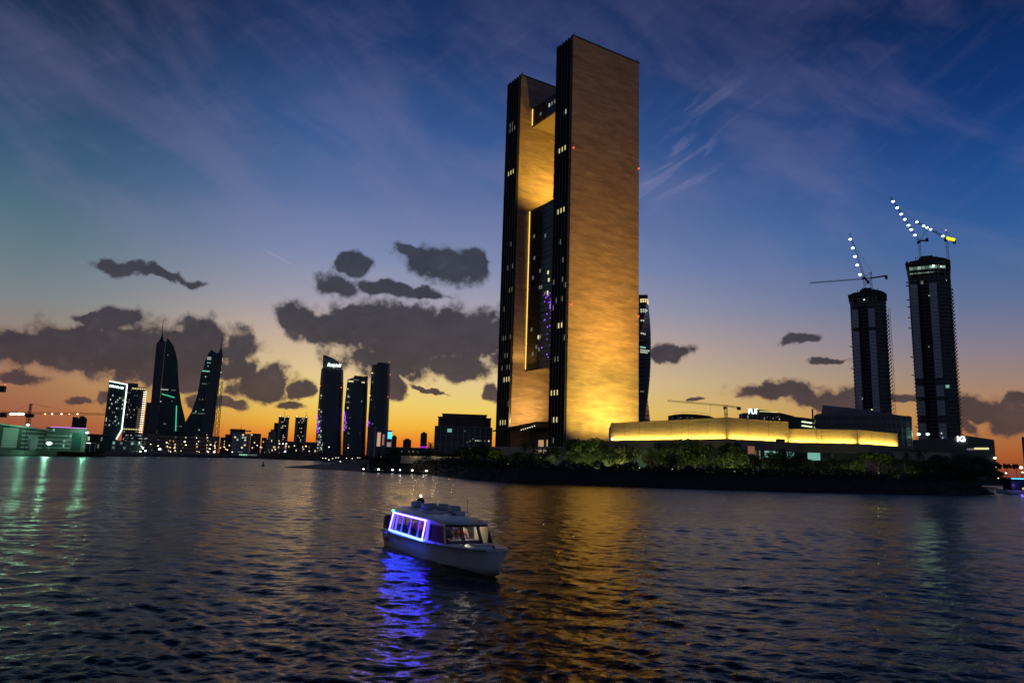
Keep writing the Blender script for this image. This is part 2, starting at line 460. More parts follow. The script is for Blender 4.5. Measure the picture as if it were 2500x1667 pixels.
# ------------------------------------------------------------------ water
def make_water():
    th = np.concatenate([np.radians(np.arange(-180, -48, 6.0)), np.radians(np.arange(-48, 48.01, .15)), np.radians(np.arange(54, 180, 6.0))])
    rs = [1.5]
    while rs[-1] < 13: rs.append(rs[-1] * 1.04)
    while rs[-1] < 300: rs.append(rs[-1] * 1.0056)
    while rs[-1] < 14000: rs.append(rs[-1] * 1.12)
    rs = np.array(rs)
    Rg, Tg = np.meshgrid(rs, th, indexing='ij')
    X = (Rg * np.sin(Tg)).astype(np.float32); Y = (Rg * np.cos(Tg)).astype(np.float32)
    dr = np.gradient(rs); dth = np.gradient(th)
    sp = np.maximum(dr[:, None], Rg * np.abs(dth)[None, :] * .7).astype(np.float32)
    Z = np.zeros_like(X)
    g = np.random.default_rng(3)
    n = 84
    for i in range(n):
        lam = .16 * (1.9 / .16) ** (i / (n - 1)) * g.uniform(.92, 1.08)
        a = g.normal(R(255), R(38))
        s = .032 * (1.0 if lam < .9 else .6)
        k = 2 * math.pi / lam
        att = np.clip((lam / sp - 2.2) / 1.6, 0, 1)
        if att.max() <= 0: continue
        ph = k * (X * math.cos(a) + Y * math.sin(a)) + g.uniform(0, 6.28)
        q = np.sin(ph)
        Z += att * (s / k) * (q + .28 * np.cos(2 * ph))
    gust = .9 + .32 * np.sin(X * .11 + Y * .05 + 1.3 * np.sin(Y * .06)) * np.sin(Y * .083 - X * .04 + .7) + .16 * np.sin(X * .31 - Y * .22) * np.sin(Y * .27 + X * .12)
    Z *= gust
    # long old wakes crossing the bay
    for lam, ang, a_ in ((1.7, 118, .016), (2.3, 62, .018), (3.1, 108, .02), (1.3, 74, .010)):
        k = 2 * math.pi / lam; ca_, sa_ = math.cos(R(ang)), math.sin(R(ang))
        att = np.clip((lam / sp - 2.2) / 1.6, 0, 1); along = -X * sa_ + Y * ca_; across = X * ca_ + Y * sa_
        Z += att * a_ * np.sin(k * across + .8 * np.sin(along * .17) + lam) * np.clip(.5 + .9 * np.sin(across * .19 + along * .05 + lam), 0, 1.2)
    # the boat's bow wave and wake
    ux, uy = math.cos(BH), -math.sin(BH)
    lx = (X - BO[0]) * ux + (Y - BO[1]) * uy; ly = (X - BO[0]) * uy * -1 + (Y - BO[1]) * ux
    ly = (X - BO[0]) * math.sin(BH) + (Y - BO[1]) * math.cos(BH)
    back = 11.3 - lx
    arm = np.abs(np.abs(ly) - .36 * np.clip(back, 0, 60))
    wv = np.exp(-(arm / .75) ** 2) * np.clip(back / 2, 0, 1) * np.exp(-np.clip(back, 0, 99) / 22) * .16
    Z += np.where(back > 0, wv * np.cos(arm * 2.2), 0)
    nr, nt_ = X.shape
    idx = np.arange(nr * nt_).reshape(nr, nt_)
    q = np.stack([idx[:-1, :], idx[1:, :], np.roll(idx, -1, 1)[1:, :], np.roll(idx, -1, 1)[:-1, :]], -1).reshape(-1, 4)
    V = np.stack([X, Y, Z], -1).reshape(-1, 3)
    me = bpy.data.meshes.new('water')
    me.vertices.add(len(V)); me.vertices.foreach_set('co', V.ravel())
    me.loops.add(q.size); me.loops.foreach_set('vertex_index', q.ravel().astype(np.int32))
    me.polygons.add(len(q)); me.polygons.foreach_set('loop_start', np.arange(0, q.size, 4, dtype=np.int32)); me.polygons.foreach_set('loop_total', np.full(len(q), 4, np.int32))
    me.polygons.foreach_set('use_smooth', np.ones(len(q), bool))
    me.update(); me.validate()
    m = bpy.data.materials.new('sea_water'); m.use_nodes = True
    nt = m.node_tree; b = nt.nodes['Principled BSDF']; N = nt.nodes.new; L = nt.links.new
    b.inputs['Base Color'].default_value = (.005, .013, .015, 1); b.inputs['Roughness'].default_value = .13; b.inputs['Specular IOR Level'].default_value = .13; b.inputs['IOR'].default_value = 1.333
    tc = N('ShaderNodeTexCoord')
    h = None
    for sc, amp, sx, ang in ((.3, .30, .6, 20), (1.1, .13, .55, -14), (2.8, .06, .6, 12), (8, .022, .7, -20), (19, .004, .8, 8)):
        mp = N('ShaderNodeMapping'); mp.inputs['Scale'].default_value = (sx, 1, 1); mp.inputs['Rotation'].default_value = (0, 0, R(ang))
        L(tc.outputs['Object'], mp.inputs['Vector'])
        nz = N('ShaderNodeTexNoise'); nz.inputs['Scale'].default_value = sc; nz.inputs['Detail'].default_value = 3; nz.inputs['Roughness'].default_value = .5; nz.inputs['Distortion'].default_value = .4
        L(mp.outputs[0], nz.inputs['Vector'])
        ma = N('ShaderNodeMath'); ma.operation = 'MULTIPLY_ADD'; L(nz.outputs[0], ma.inputs[0]); ma.inputs[1].default_value = amp
        if h is None: ma.inputs[2].default_value = 0
        else: L(h, ma.inputs[2])
        h = ma.outputs[0]
    # roughness grows with distance from the viewpoint, standing in for lost bump detail
    ln_ = N('ShaderNodeVectorMath'); ln_.operation = 'LENGTH'; L(tc.outputs['Object'], ln_.inputs[0])
    rr = N('ShaderNodeMapRange'); rr.inputs[1].default_value = 18; rr.inputs[2].default_value = 170; rr.inputs[3].default_value = .14; rr.inputs[4].default_value = .26
    L(ln_.outputs['Value'], rr.inputs[0]); L(rr.outputs[0], b.inputs['Roughness'])
    # gusts: patches of rougher and calmer water
    bp = N('ShaderNodeBump'); bp.inputs['Distance'].default_value = 1.0
    gz_ = N('ShaderNodeTexNoise'); gz_.inputs['Scale'].default_value = .035; gz_.inputs['Detail'].default_value = 3
    mp = N('ShaderNodeMapping'); mp.inputs['Scale'].default_value = (.5, 1, 1); L(tc.outputs['Object'], mp.inputs['Vector']); L(mp.outputs[0], gz_.inputs['Vector'])
    mr = N('ShaderNodeMapRange'); mr.inputs[1].default_value = .35; mr.inputs[2].default_value = .65; mr.inputs[3].default_value = .55; mr.inputs[4].default_value = 1.0
    L(gz_.outputs[0], mr.inputs[0])
    # the boat leaves a smoother slick along its track
    wk = N('ShaderNodeMapping'); wk.vector_type = 'TEXTURE'; wk.inputs['Location'].default_value = (-34, 96, 0); wk.inputs['Rotation'].default_value = (0, 0, R(124)); wk.inputs['Scale'].default_value = (42, 4.2, 100)
    L(tc.outputs['Object'], wk.inputs['Vector'])
    wl_ = N('ShaderNodeVectorMath'); wl_.operation = 'LENGTH'; L(wk.outputs[0], wl_.inputs[0])
    wa = N('ShaderNodeMath'); wa.operation = 'MULTIPLY_ADD'; wa.inputs[1].default_value = .8; L(gz_.outputs[0], wa.inputs[0]); L(wl_.outputs['Value'], wa.inputs[2])
    wm = N('ShaderNodeMapRange'); wm.inputs[1].default_value = .75; wm.inputs[2].default_value = 1.35; wm.inputs[3].default_value = .45; wm.inputs[4].default_value = 1
    L(wa.outputs[0], wm.inputs[0])
    wx = N('ShaderNodeMath'); wx.operation = 'MULTIPLY'; L(wm.outputs[0], wx.inputs[0]); L(mr.outputs[0], wx.inputs[1]); L(wx.outputs[0], bp.inputs['Strength'])
    L(h, bp.inputs['Height'])
    # distance-scaled chop: slopes of waves too small for the mesh out there
    nrm = bp.outputs[0]
    fd = N('ShaderNodeMapRange'); fd.inputs[1].default_value = 35; fd.inputs[2].default_value = 150; L(ln_.outputs['Value'], fd.inputs[0])
    for sc, k, sx in ((1.3, .62, .6), (.16, .34, .45), (.5, .4, .5)):
        mp = N('ShaderNodeMapping'); mp.inputs['Scale'].default_value = (sx, 1, 1); mp.inputs['Rotation'].default_value = (0, 0, R(8)); L(tc.outputs['Object'], mp.inputs['Vector'])
        nz = N('ShaderNodeTexNoise'); nz.inputs['Scale'].default_value = sc; nz.inputs['Detail'].default_value = 3; nz.inputs['Roughness'].default_value = .6; L(mp.outputs[0], nz.inputs['Vector'])
        sb = N('ShaderNodeVectorMath'); sb.operation = 'SUBTRACT'; L(nz.outputs['Color'], sb.inputs[0]); sb.inputs[1].default_value = (.5, .5, .5)
        fl = N('ShaderNodeVectorMath'); fl.operation = 'MULTIPLY'; L(sb.outputs[0], fl.inputs[0]); fl.inputs[1].default_value = (k, k, 0)
        sv = N('ShaderNodeVectorMath'); sv.operation = 'SCALE'; L(fl.outputs[0], sv.inputs[0]); L(fd.outputs[0], sv.inputs['Scale'])
        av = N('ShaderNodeVectorMath'); av.operation = 'ADD'; L(nrm, av.inputs[0]); L(sv.outputs[0], av.inputs[1]); nrm = av.outputs[0]
    nn = N('ShaderNodeVectorMath'); nn.operation = 'NORMALIZE'; L(nrm, nn.inputs[0]); L(nn.outputs[0], b.inputs['Normal'])
    me.materials.append(m)
    tag(link('water', me), 'dark rippled sea water reflecting the dusk sky', None, kind='structure')


BH = R(63.5)
BO = (-7.5 + 1.6 * math.sin(BH), 43.5 + 1.6 * math.cos(BH))
make_water()


# ------------------------------------------------------------------ land
def make_ground():
    pts = [(-6000, 380), (-276, 395), (-300, 520), (-321, 678), (-321, 837), (-280, 1076)]
    pts += [gz(x, y)[:2] for x, y in ((783, 1123.5), (812, 1128), (838, 1137), (868, 1148), (900, 1151), (1050, 1158), (1120, 1168), (1250, 1177), (1450, 1184), (1700, 1192), (2000, 1201), (2300, 1207), (2425, 1207))]
    pts += [(156, 236), (180, 330), (235, 430), (400, 505), (6000, 700), (6000, 9000), (-6000, 9000)]
    pts = [Vector(p) for p in pts]
    n = len(pts); inner = []
    for i, p in enumerate(pts):
        e0 = (p - pts[i - 1]).normalized(); e1 = (pts[(i + 1) % n] - p).normalized()
        nn = Vector((-(e0 + e1).y, (e0 + e1).x)).normalized()
        k = 1 / max(.5, math.sqrt(max(.05, (1 + e0.dot(e1)) / 2)))
        inner.append(p + nn * 5.5 * k)
    mb = MB()
    top = [3.0] * 6 + [2.2, 2.2, 2.6, 3.2, 3.6] + [4.0] * (n - 11)
    rings = [[(p.x, p.y, -1.2) for p in pts], [(p.x, p.y, .15) for p in pts], [(p.x, p.y, z) for p, z in zip(inner, top)]]
    mb.loft(rings, caps=False)
    tris = tessellate_polygon([[Vector((p.x, p.y, 0)) for p in inner]])
    o = len(mb.v) - n
    mb.f += [tuple(o + i for i in t) for t in tris]
    g = mb.build('ground', mat('dark_soil', (.03, .026, .02), .95, noise=.4, nscale=.05))
    tag(g, 'dark made ground of the shore and island', None, kind='structure')
    # sand bar
    up = [gz(x, y) for x, y in ((693, 1140), (730, 1137), (770, 1134.5), (810, 1132), (850, 1136), (885, 1145))]
    lo = [gz(x, y) for x, y in ((693, 1140.5), (730, 1142.5), (770, 1145), (810, 1147), (850, 1149), (885, 1151))]
    mb = MB(); rings = []
    for k, (a, b) in enumerate(zip(up, lo)):
        c = (a + b) / 2; hgt = .15 + .25 * k
        rings.append([(a.x, a.y, -.6), (a.x, a.y, .05), (c.x * .6 + a.x * .4, c.y * .6 + a.y * .4, hgt), (c.x * .6 + b.x * .4, c.y * .6 + b.y * .4, hgt), (b.x, b.y, .05), (b.x, b.y, -.6)])
    mb.loft(rings)
    tag(mb.build('sandbar', mat('wet_sand', (.035, .03, .026), .8, noise=.3, nscale=.3)), 'low dark spit of sand running out into the water', None, kind='structure')
    return inner, pts


INNER, SHORE = make_ground()
shore_line = [SHORE[i] for i in range(8, 22)]


# rip-rap stones on the island bank: joined, far too many to count
def make_revetment():
    mb = MB(); g = rnd
    segs = [(SHORE[i], SHORE[i + 1], INNER[i], INNER[i + 1]) for i in range(9, 20)]
    for a, b, c, d in segs:
        ln = (b - a).length
        for _ in range(int(ln * 3.2)):
            t, u = g.random(), g.random() ** .8
            p = (a.lerp(b, t)).lerp(c.lerp(d, t), u); z = .1 + u * 3.8
            s = g.uniform(.35, .95)
            ca, sa = math.cos(g.random() * 6.3), math.sin(g.random() * 6.3)
            q = [Vector((g.uniform(.7, 1.2) * x * s, g.uniform(.7, 1.2) * y * s, g.uniform(.6, 1) * zz * s)) for x, y, zz in ((-1, -1, -.6), (1, -1, -.6), (1, 1, -.6), (-1, 1, -.6), (-.7, -.7, .6), (.8, -.7, .5), (.7, .8, .7), (-.8, .7, .5))]
            mb.hexa([(p.x + v.x * .6, p.y + v.y * .6, z + v.z * .6) for v in q])
    o = mb.build('rubble_bank', ROCK, fix=False)
    tag(o, 'dark rock revetment along the waterline of the island', None, kind='stuff')


make_revetment()


# ------------------------------------------------------------------ hotel tower
TH = .557
TC = Vector((31.41, 403.24, 4.0))
GZ = 4.0


def tower_world(x, y, z):
    c, s = math.cos(TH), math.sin(TH)
    return Vector((TC.x + x * c - y * s, TC.y + x * s + y * c, z))


def make_hotel():
    T = thing('hotel_tower', 'tallest building, golden stone twin slabs joined by a glass block and a sky bridge', 'tower', TC, TH)
    H = 265 - GZ
    W, D = 54.4, 15.2
    Y2 = 56.5
    slabs = []
    for k, (y0, x0) in enumerate(((0, 0), (Y2, -1.5))):
        mb = MB().box(x0 + .6, x0 + W, y0, y0 + D, 0, H)
        s = mb.build('stone_slab', STONE, T); slabs.append(s)
        # coping and lightning rods
        cp = MB().box(x0 + .1, x0 + W + .3, y0 - .3, y0 + .5, H, H + .8).box(x0 + .1, x0 + W + .3, y0 + D - .5, y0 + D + .3, H, H + .8).box(x0 + W - .5, x0 + W + .3, y0 + .5, y0 + D - .5, H, H + .8)
        cp.build('coping', DARKSTEEL, s)
        [MB().tube([(xx, y0 + 1, H), (xx, y0 + 1, H + 3.5)], .22, 5).build('lightning_rod', DARKSTEEL, s) for xx in (x0 + 2, x0 + W - 1)]
        gf = MB().box(x0 - .1, x0 + .6, y0 + .25, y0 + D - .25, 0, H - .6).build('glass_face', TOWER_GLASS, T)
        nf = 5
        for i in range(nf + 1):
            yy = y0 + .25 + (D - .5) * i / nf
            if i == 0:
                me = MB().box(-1.1, 0, -.32, .32, 0, H - .3).mesh('fin', FIN)
            link('fin', me, gf, (x0, yy, 0))
        # storey bands, one each floor, between the fins
        mb = MB()
        for z in np.arange(4, H - 4, 3.9): mb.box(x0 - .35, x0 - .1, y0 + .6, y0 + D - .6, z, z + .7)
        tag(mb.build('storey_bands', DARKSTEEL, gf), kind='stuff')
        # lit rooms: (height, bays, colour)
        rooms = [[(216, (1,), G_WHT), (190, (1, 2, 3), G_YEL), (151.5, (1, 2, 3), G_YEL), (120, (1,), G_DIM), (104, (0,), G_DIM), (97, (1, 3), G_DIM), (84, (1, 2), G_WARM), (62, (2, 3), G_DIM), (44, (2, 3, 4), G_YEL), (28, (2, 3), G_YEL), (75, (0,), G_DIM), (110, (1, 4), G_DIM), (92, (4,), G_DIM), (16, (3,), G_DIM), (131, (2,), G_DIM)],
                 [(232, (2, 3), G_DIM), (226, (1, 2, 3), G_DIM), (194, (1, 2, 3), G_YEL), (144, (1,), G_DIM), (130, (2, 0), G_DIM), (115, (0, 1), G_DIM), (83, (0, 2, 3), G_DIM), (71, (1, 2), G_DIM), (62, (0, 1, 3), G_DIM), (55, (0, 1, 2), G_WARM), (28, (1, 2, 3), G_YEL), (40, (0,), G_DIM), (102, (3,), G_DIM)]][k]
        bay = (D - .5) / nf
        me = {}
        for z, bays, m in rooms:
            zz = 4 + 3.9 * round((z - GZ - 4) / 3.9) + .8
            for bq in bays:
                if m.name not in me: me[m.name] = MB().box(-.09, 0, -bay / 2 + .5, bay / 2 - .5, 0, 3.0).mesh('window', m)
                yy = y0 + .25 + bay * (bq + .5)
                link('window', me[m.name], gf, (x0 - .12, yy, zz))
        for z in (188, 92):
            for xx in ((2.0, W - .6) if k == 0 else ()):
                MB().ball((x0 + xx, y0 - .5, z), .45, 6, 4).build('beacon', G_RED, s)
    # upper bridge and hanging block
    for nm, z0, z1, rows in (('sky_bridge', 229.8 - GZ, 243.2 - GZ, 1), ('glass_block', 62.7 - GZ, 170.3 - GZ, 6)):
        x0, x1, y0, y1 = 8.9, 44.0, D + .02, Y2 - .02
        blk = MB().box(x0 + .5, x1, y0, y1, z0, z1).build(nm, mat('block_soffit', (.30, .24, .17), .8), T)
        cols = 3
        gap = .35
        for r in range(rows):
            for c in range(cols):
                a = y0 + (y1 - y0) * c / cols + gap / 2; b = y0 + (y1 - y0) * (c + 1) / cols - gap / 2
                za = z0 + (z1 - z0) * r / rows + gap / 2; zb = z0 + (z1 - z0) * (r + 1) / rows - gap / 2
                if r == 0 and c == 0: me = MB().box(-.15, .5, 0, b - a, 0, zb - za).mesh('pane', TOWER_GLASS)
                link('pane', me, blk, (x0, a, za))
        # lit line where the glass meets the left slab
        MB().box(x0 - .5, x0 + .3, y1 - .9, y1 - .35, z0 + 1, z1 - .5).build('light_strip', G_GOLD, T)
        mb = MB()
        for z in np.arange(z0 + 4, z1 - 2, 3.9): mb.box(x0 - .22, x0 - .12, y0 + .3, y1 - 1.2, z, z + .35)
        tag(mb.build('storey_lines', DARKSTEEL, blk), kind='stuff')
        wm = {m.name: MB().box(-.12, 0, -.75, .75, 0, 2.3).mesh('window', m) for m in (G_YEL, G_DIM, G_WHT)}
        if nm == 'glass_block':
            spots = [(50, 150, G_DIM), (37, 147, G_DIM), (49, 135, G_DIM), (27, 134, G_DIM), (24, 134, G_DIM), (50, 122, G_DIM), (42, 125, G_DIM), (33, 122, G_YEL), (32, 117, G_YEL), (42, 114, G_DIM), (40, 114, G_DIM), (33, 109, G_YEL), (36, 109, G_DIM), (21, 104, G_DIM), (20.5, 100, G_DIM), (21, 92, G_DIM), (50, 88, G_DIM), (42, 82, G_YEL), (40, 82, G_DIM), (44, 76, G_DIM), (41, 74, G_DIM), (48, 72, G_DIM), (20, 86, G_DIM), (20, 80, G_DIM), (30, 100, G_DIM)]
        else:
            spots = [(36, 236, G_WHT), (33, 236, G_DIM), (30, 236, G_DIM), (24, 239, G_DIM), (22, 239, G_DIM), (46, 234, G_DIM)]
        for yy, z, m in spots: link('window', wm[m.name], blk, (x0 - .25, yy, z - GZ))
        if nm == 'glass_block':
            mb = MB(); g = random.Random(4)
            for _ in range(150):  # glowing specks painting in the reflection of a purple light show
                z = 66 + 44 * g.random(); yy = 19 + abs(g.gauss(0, 5.5)) + (6 if g.random() < .3 else 0)
                s = g.uniform(.25, .75)
                mb.box(x0 - .4, x0 - .25, yy, yy + s, z - GZ, z - GZ + s)
            tag(mb.build('purple_dots', G_PUR, blk), 'purple dots put on the glass as reflections of a light show', kind='stuff')
    # entrance canopy and lobby between the slabs
    cz = 24.2
    can = MB().hexa([(-9, D + 1, cz - .8), (-9, Y2 + 8, cz - 4.5), (30, Y2 - .3, cz - 2.5), (30, D + .3, cz + 1), (-9, D + 1, cz + .2), (-9, Y2 + 8, cz - 3.7), (30, Y2 - .3, cz + .6), (30, D + .3, cz + 2.4)]).build('canopy', mat('canopy_dark', (.035, .028, .024), .6), T)
    for i in range(7):
        MB().ball((-6 + i * .8, 22 + i * 3.6, cz - 1.9 - i * .28), .22, 6, 4).build('downlight', G_LAMPY, can)
    lob = MB().box(14, 40, D + .05, Y2 - .05, 0, cz - 4).build('lobby', BEIGE, T)
    lm = MB().box(-.12, 0, -1.3, 1.3, 0, 5.2).mesh('window', glow('lobby', (1, .6, .27), .5))
    for i in range(10):
        if i in (3, 7): continue
        link('window', lm, lob, (14, 19 + i * 2.95, 10.0))
    mb = MB(); g = random.Random(9)
    for _ in range(26):
        yy = 16.5 + abs(g.gauss(0, 3)); z = 9 + 13 * g.random(); s = g.uniform(.2, .5)
        mb.box(13.5, 13.7, yy, yy + s, z, z + s)
    tag(mb.build('purple_dots', G_PUR, lob), kind='stuff')
    # plinth under the tower
    MB().box(-4, 62, -2, 78, -.5, 10.5).build('plinth', BEIGE, T)
    return T


make_hotel()


def floodlight(loc, target, color, power, label, group, angle=70, blend=.7, size=.4, scale=1.0):
    f = thing('floodlight', label, 'floodlight', loc, 0, group)
    d = (Vector(target) - Vector(loc)).normalized()
    q = d.to_track_quat('-Z', 'Y').to_matrix().to_4x4()
    mb = MB().box(-.5, .5, -.35, .35, .12, .6)
    h = mb.build('housing', DARKSTEEL, f); h.matrix_local = Matrix.Translation((0, 0, .6)) @ q @ Matrix.Scale(scale, 4)
    l = MB().box(-.42, .42, -.28, .28, .05, .12).build('lens', glow('flood_lens', color, 6), f); l.matrix_local = h.matrix_local.copy()
    MB().box(-.6, -.52, -.1, .1, -.7, .7).box(.52, .6, -.1, .1, -.7, .7).box(-.6, .6, -.1, .1, -.75, -.65).build('bracket', DARKSTEEL, f)
    p = Vector((0, 0, .6)) + d * .5
    lamp('SPOT', p, color, power, p + d, f, angle, blend, size)
    return f


GOLD = (1.0, .50, .08)
YELL = (1.0, .76, .17)
WARMG = (1.0, .58, .16)
for i, (x, p) in enumerate(((4.5, 1.0), (14, 1.1), (22, 1.5), (31, 1.4), (40, 1.0), (50, 1.1))):
    loc = tower_world(x, -4.6, 15.0)
    floodlight(loc, tower_world(x, -.6, 42), YELL, 11000 * p, 'ground floodlight at the foot of the front stone slab, number %s from its left corner' % ('one two three four five six'.split()[i]), 'floodlights washing the stone slab', 52, 1.0)
for i, x in enumerate((10, 27, 46)):
    loc = tower_world(x, -34, 15.6)
    floodlight(loc, tower_world(x + (27 - x) * .3, 0, 45), (1, .68, .11), 1.2e5, ['left', 'middle', 'right'][i] + ' one of three long range floodlights on the podium roof', 'long range floodlights on the podium roof', 84, 1.0, 1.0, 2.0)
    floodlight(tower_world(x + 3, -38, 15.6), tower_world(x + (27 - x) * .3, 0, 140), GOLD, 3.4e5, ['left', 'middle', 'right'][i] + ' one of three high aimed floodlights behind the long range ones', 'high aimed floodlights on the podium roof', 58, 1.0, 1.0, 2.0)
# on the roof of the hanging block, washing the left slab
for i, (x, y) in enumerate(((18, 30), (36, 28))):
    floodlight(tower_world(x, y, 170.6), tower_world(x - 4, 56.5, 206), (1, .58, .08), 85000, ['front', 'rear'][i] + ' floodlight on the roof of the hanging glass block', 'floodlights on the glass block roof', 120, 1.0)
floodlight(tower_world(12, 33, 30.5), tower_world(6, 56.5, 44), WARMG, 60000, 'floodlight on the canopy between the two slabs', None, 140, 1.0)
floodlight(tower_world(3, 48, 62), tower_world(3, 56.5, 110), WARMG, 12000, 'small floodlight on the wall below the glass block', None, 120, 1.0)


# ------------------------------------------------------------------ podium
def make_podium():
    zt = 15.0
    A = gz(1491, 1077, zt); B = gz(1775, 1073, zt); C = gz(1926, 1081, zt)
    D_ = gz(1922, 1081.5, zt); E_ = gz(2095, 1085, zt); F_ = gz(2193, 1092, zt)
    A, B, C, D_, E_, F_ = [Vector((p.x, p.y)) for p in (A, B, C, D_, E_, F_)]
    def wash(pa, pb, name, label, ztop, thick=40):
        t = thing(name, label, 'building', (pa.x, pa.y, zt), math.atan2((pb - pa).y, (pb - pa).x))
        ln = (pb - pa).length
        return t, ln
    # upper storey, two wings
    for nm, lab, (p, q, r), zp in (('podium_hall', 'long low hall glowing gold along its foot, right beside the tall stone slab', (A, B, C), 22.4), ('podium_annex', 'smaller low hall glowing gold, stepping down to the right of the longer one', (D_, E_, F_), 20.0)):
        t = thing(nm, lab, 'building', (q.x, q.y, zt - .5))
        P, Q, S = p - q, Vector((0, 0)), r - q
        back = Vector((.12, 1)).normalized() * 46
        mb = MB().prism([tuple(P), tuple(Q), tuple(S), tuple(S + back), tuple(P + back)], 0, zp - zt + .5)
        mb.build('wall', STONE2, t)
        mb = MB()
        for a, b in ((P, Q), (Q, S)):
            n = Vector(((b - a).y, -(b - a).x)).normalized()
            mb.bar((*(a + n * .05), zp - zt + .62), (*(b + n * .05), zp - zt + .62), .5, .25)
        mb.build('coping', BEIGE, t)
        for a, b in ((P, Q), (Q, S)):
            n = Vector(((b - a).y, -(b - a).x)).normalized(); d = (b - a).normalized(); ln = (b - a).length
            # joints between wall panels
            k = max(2, int(ln / 9))
            for j in range(1, k): MB().box(-.05, .05, -.03, .05, .3, zp - zt + .3).build('panel_joint', BROWN, t, (*(a.lerp(b, j / k)), 0)).rotation_euler = (0, 0, math.atan2(d.y, d.x))
            # linear wash light on the terrace
            mid = (a + b) / 2 + n * .6
            MB().bar((*(a + d * 1 + n * .62), .62), (*(b - d * 1 + n * .62), .62), .3, .2).build('wash_light', mat('fixture', (.05, .045, .04), .5), t)
            tgt = Vector((*((a + b) / 2 + n * .3), 7.0))
            o = lamp('AREA', (*mid, .78), (1, .72, .12), 118 * ln, tgt, t, size=ln - 2, sizey=.25)
            # aim: local x along the wall
            zax = -(tgt - Vector((*mid, .78))).normalized(); xax = Vector((*d, 0)); yax = zax.cross(xax).normalized()
            o.matrix_local = Matrix(((xax.x, yax.x, zax.x, mid.x), (xax.y, yax.y, zax.y, mid.y), (xax.z, yax.z, zax.z, .78), (0, 0, 0, 1)))
    # terrace floor and the storeys below
    t = thing('podium_storeys', 'dark glazed lower storeys with a deep stone parapet under the glowing halls', 'building', (B.x, B.y, GZ))
    pts = [A + Vector((-18, -3)), A + Vector((2, -7)), B + Vector((0, -9)), C.lerp(D_, .5) + Vector((2, -8)), E_ + Vector((0, -8)), F_ + Vector((3, -6)), F_ + Vector((20, 70)), A + Vector((10, 60))]
    loc = [tuple(p - B) for p in pts]
    MB().prism(loc, 7.6, 10.9).build('parapet', mat('parapet_stone', (.21, .165, .125), .85, noise=.15, nscale=.3), t)
    inner = [tuple((p - B) * .985 + Vector((0, 1.6))) for p in pts]
    MB().prism(inner, -.5, 7.6).build('glazing', GLASS, t)
    # piers between glass bays
    pm = MB().box(-.45, .45, -.5, .5, -.4, 7.58).mesh('pier', BEIGE)
    mw = {m.name: MB().box(-1.1, 1.1, -.1, 0, 0, 3.2).mesh('window', m) for m in (G_TEAL, G_DIM)}
    for i in range(len(inner) - 3):
        a, b = Vector(inner[i]), Vector(inner[i + 1]); ln = (b - a).length; k = max(1, int(ln / 8)); ang = math.atan2((b - a).y, (b - a).x)
        for j in range(k): link('pier', pm, t, (*a.lerp(b, j / k), 0), ang)
    def pane(px, py, m, wid=2.4):
        # nearest point of the glazing seen there
        best = None
        d = ray(px, py)
        for i in range(len(inner) - 3):
            a, b = Vector(inner[i]) + B, Vector(inner[i + 1]) + B
            e = b - a; den = d.x * e.y - d.y * e.x
            if abs(den) < 1e-6: continue
            tt = (a.x * e.y - a.y * e.x) / den; u = (d.x * a.y - d.y * a.x) / den * -1
            P = Vector((d.x * tt, d.y * tt)); u = (P - a).dot(e) / e.length_squared
            if tt > 0 and 0 <= u <= 1 and (best is None or tt < best[0]): best = (tt, math.atan2(e.y, e.x), P)
        if best:
            tt, ang, P = best; z = CAMH + d.z * tt - GZ
            n = Vector((math.sin(ang), -math.cos(ang))) * .06
            link('window', mw[m.name], t, (*(P + n - B), z - 1.6), ang)
    for px in range(1872, 1945, 15): pane(px, 1107, G_TEAL)
    for px in (1980, 1994): pane(px, 1112, G_TEAL)
    for px in (1850, 2120): pane(px, 1110, G_DIM)
    # tall lit niche and plant boxes on the terrace
    for px, py in ((1893, 1079), (1901, 1079.5)):
        p = gz(px, py, 15.0); mb = MB().box(-.9, .9, -.6, .6, 0, 1.1)
        mb.build('planter', DKCONC, t, (p.x - B.x, p.y - B.y - 3, 10.9))
    p = at(1819, 1090, 238)
    MB().box(-1.0, 1.0, -.3, .3, 0, 5.5).build('lit_panel', glow('copper_panel', (1, .42, .22), .22), t, (p.x - B.x, p.y - B.y - 6, 3.0))
    # terrace railing masts
    for px, h in ((1988, 5), (1994, 2.4), (2000, 2.8), (2006, 2.4), (1823, 2.4)):
        p = gz(px, 1083, 15.0); MB().tube([(0, 0, 0), (0, 0, h)], .1, 4).build('mast', DARKSTEEL, t, (p.x - B.x, p.y - B.y - 2, 10.9))
    # plain wing on the right
    w = thing('garden_pavilion', 'plain beige wing with blank walls at the right end below the smaller golden hall', 'building', (F_.x + 2, F_.y - 6, GZ))
    MB().box(-22, 9, -9, 26, -.3, 9.4).build('wall', BEIGE, w)
    MB().box(-22.4, 9.4, -9.4, 26.4, 9.4, 9.9).build('coping', BROWN, w)
    for x in (-14, -5): MB().box(x, x + 5.5, -9.1, -8.9, 0, 6).build('recess', DKCONC, w)
    # gatehouse lit among the trees
    p = gz(1690, 1140, GZ)
    g = thing('garden_kiosk', 'small lit garden kiosk glimpsed in a gap of the trees', 'kiosk', (p.x, p.y, GZ))
    MB().box(-2.6, 2.6, 0, 4, 0, 2.6).build('wall', WHITEP, g)
    MB().box(-3, 3, -.5, 4.4, 2.6, 2.9).build('roof', BROWN, g)
    MB().box(-1.8, 1.8, -.08, 0, .6, 1.2).build('slot_window', DKCONC, g)
    lamp('POINT', (2, -3, 3.6), (.95, 1, .3), 420, None, g, size=.2)
    p = gz(1493, 1077, 15.0)
    f = thing('globe_light', 'single bright lamp at the left end of the golden hall', 'lamp', (p.x, p.y - 1.8, 15.0))
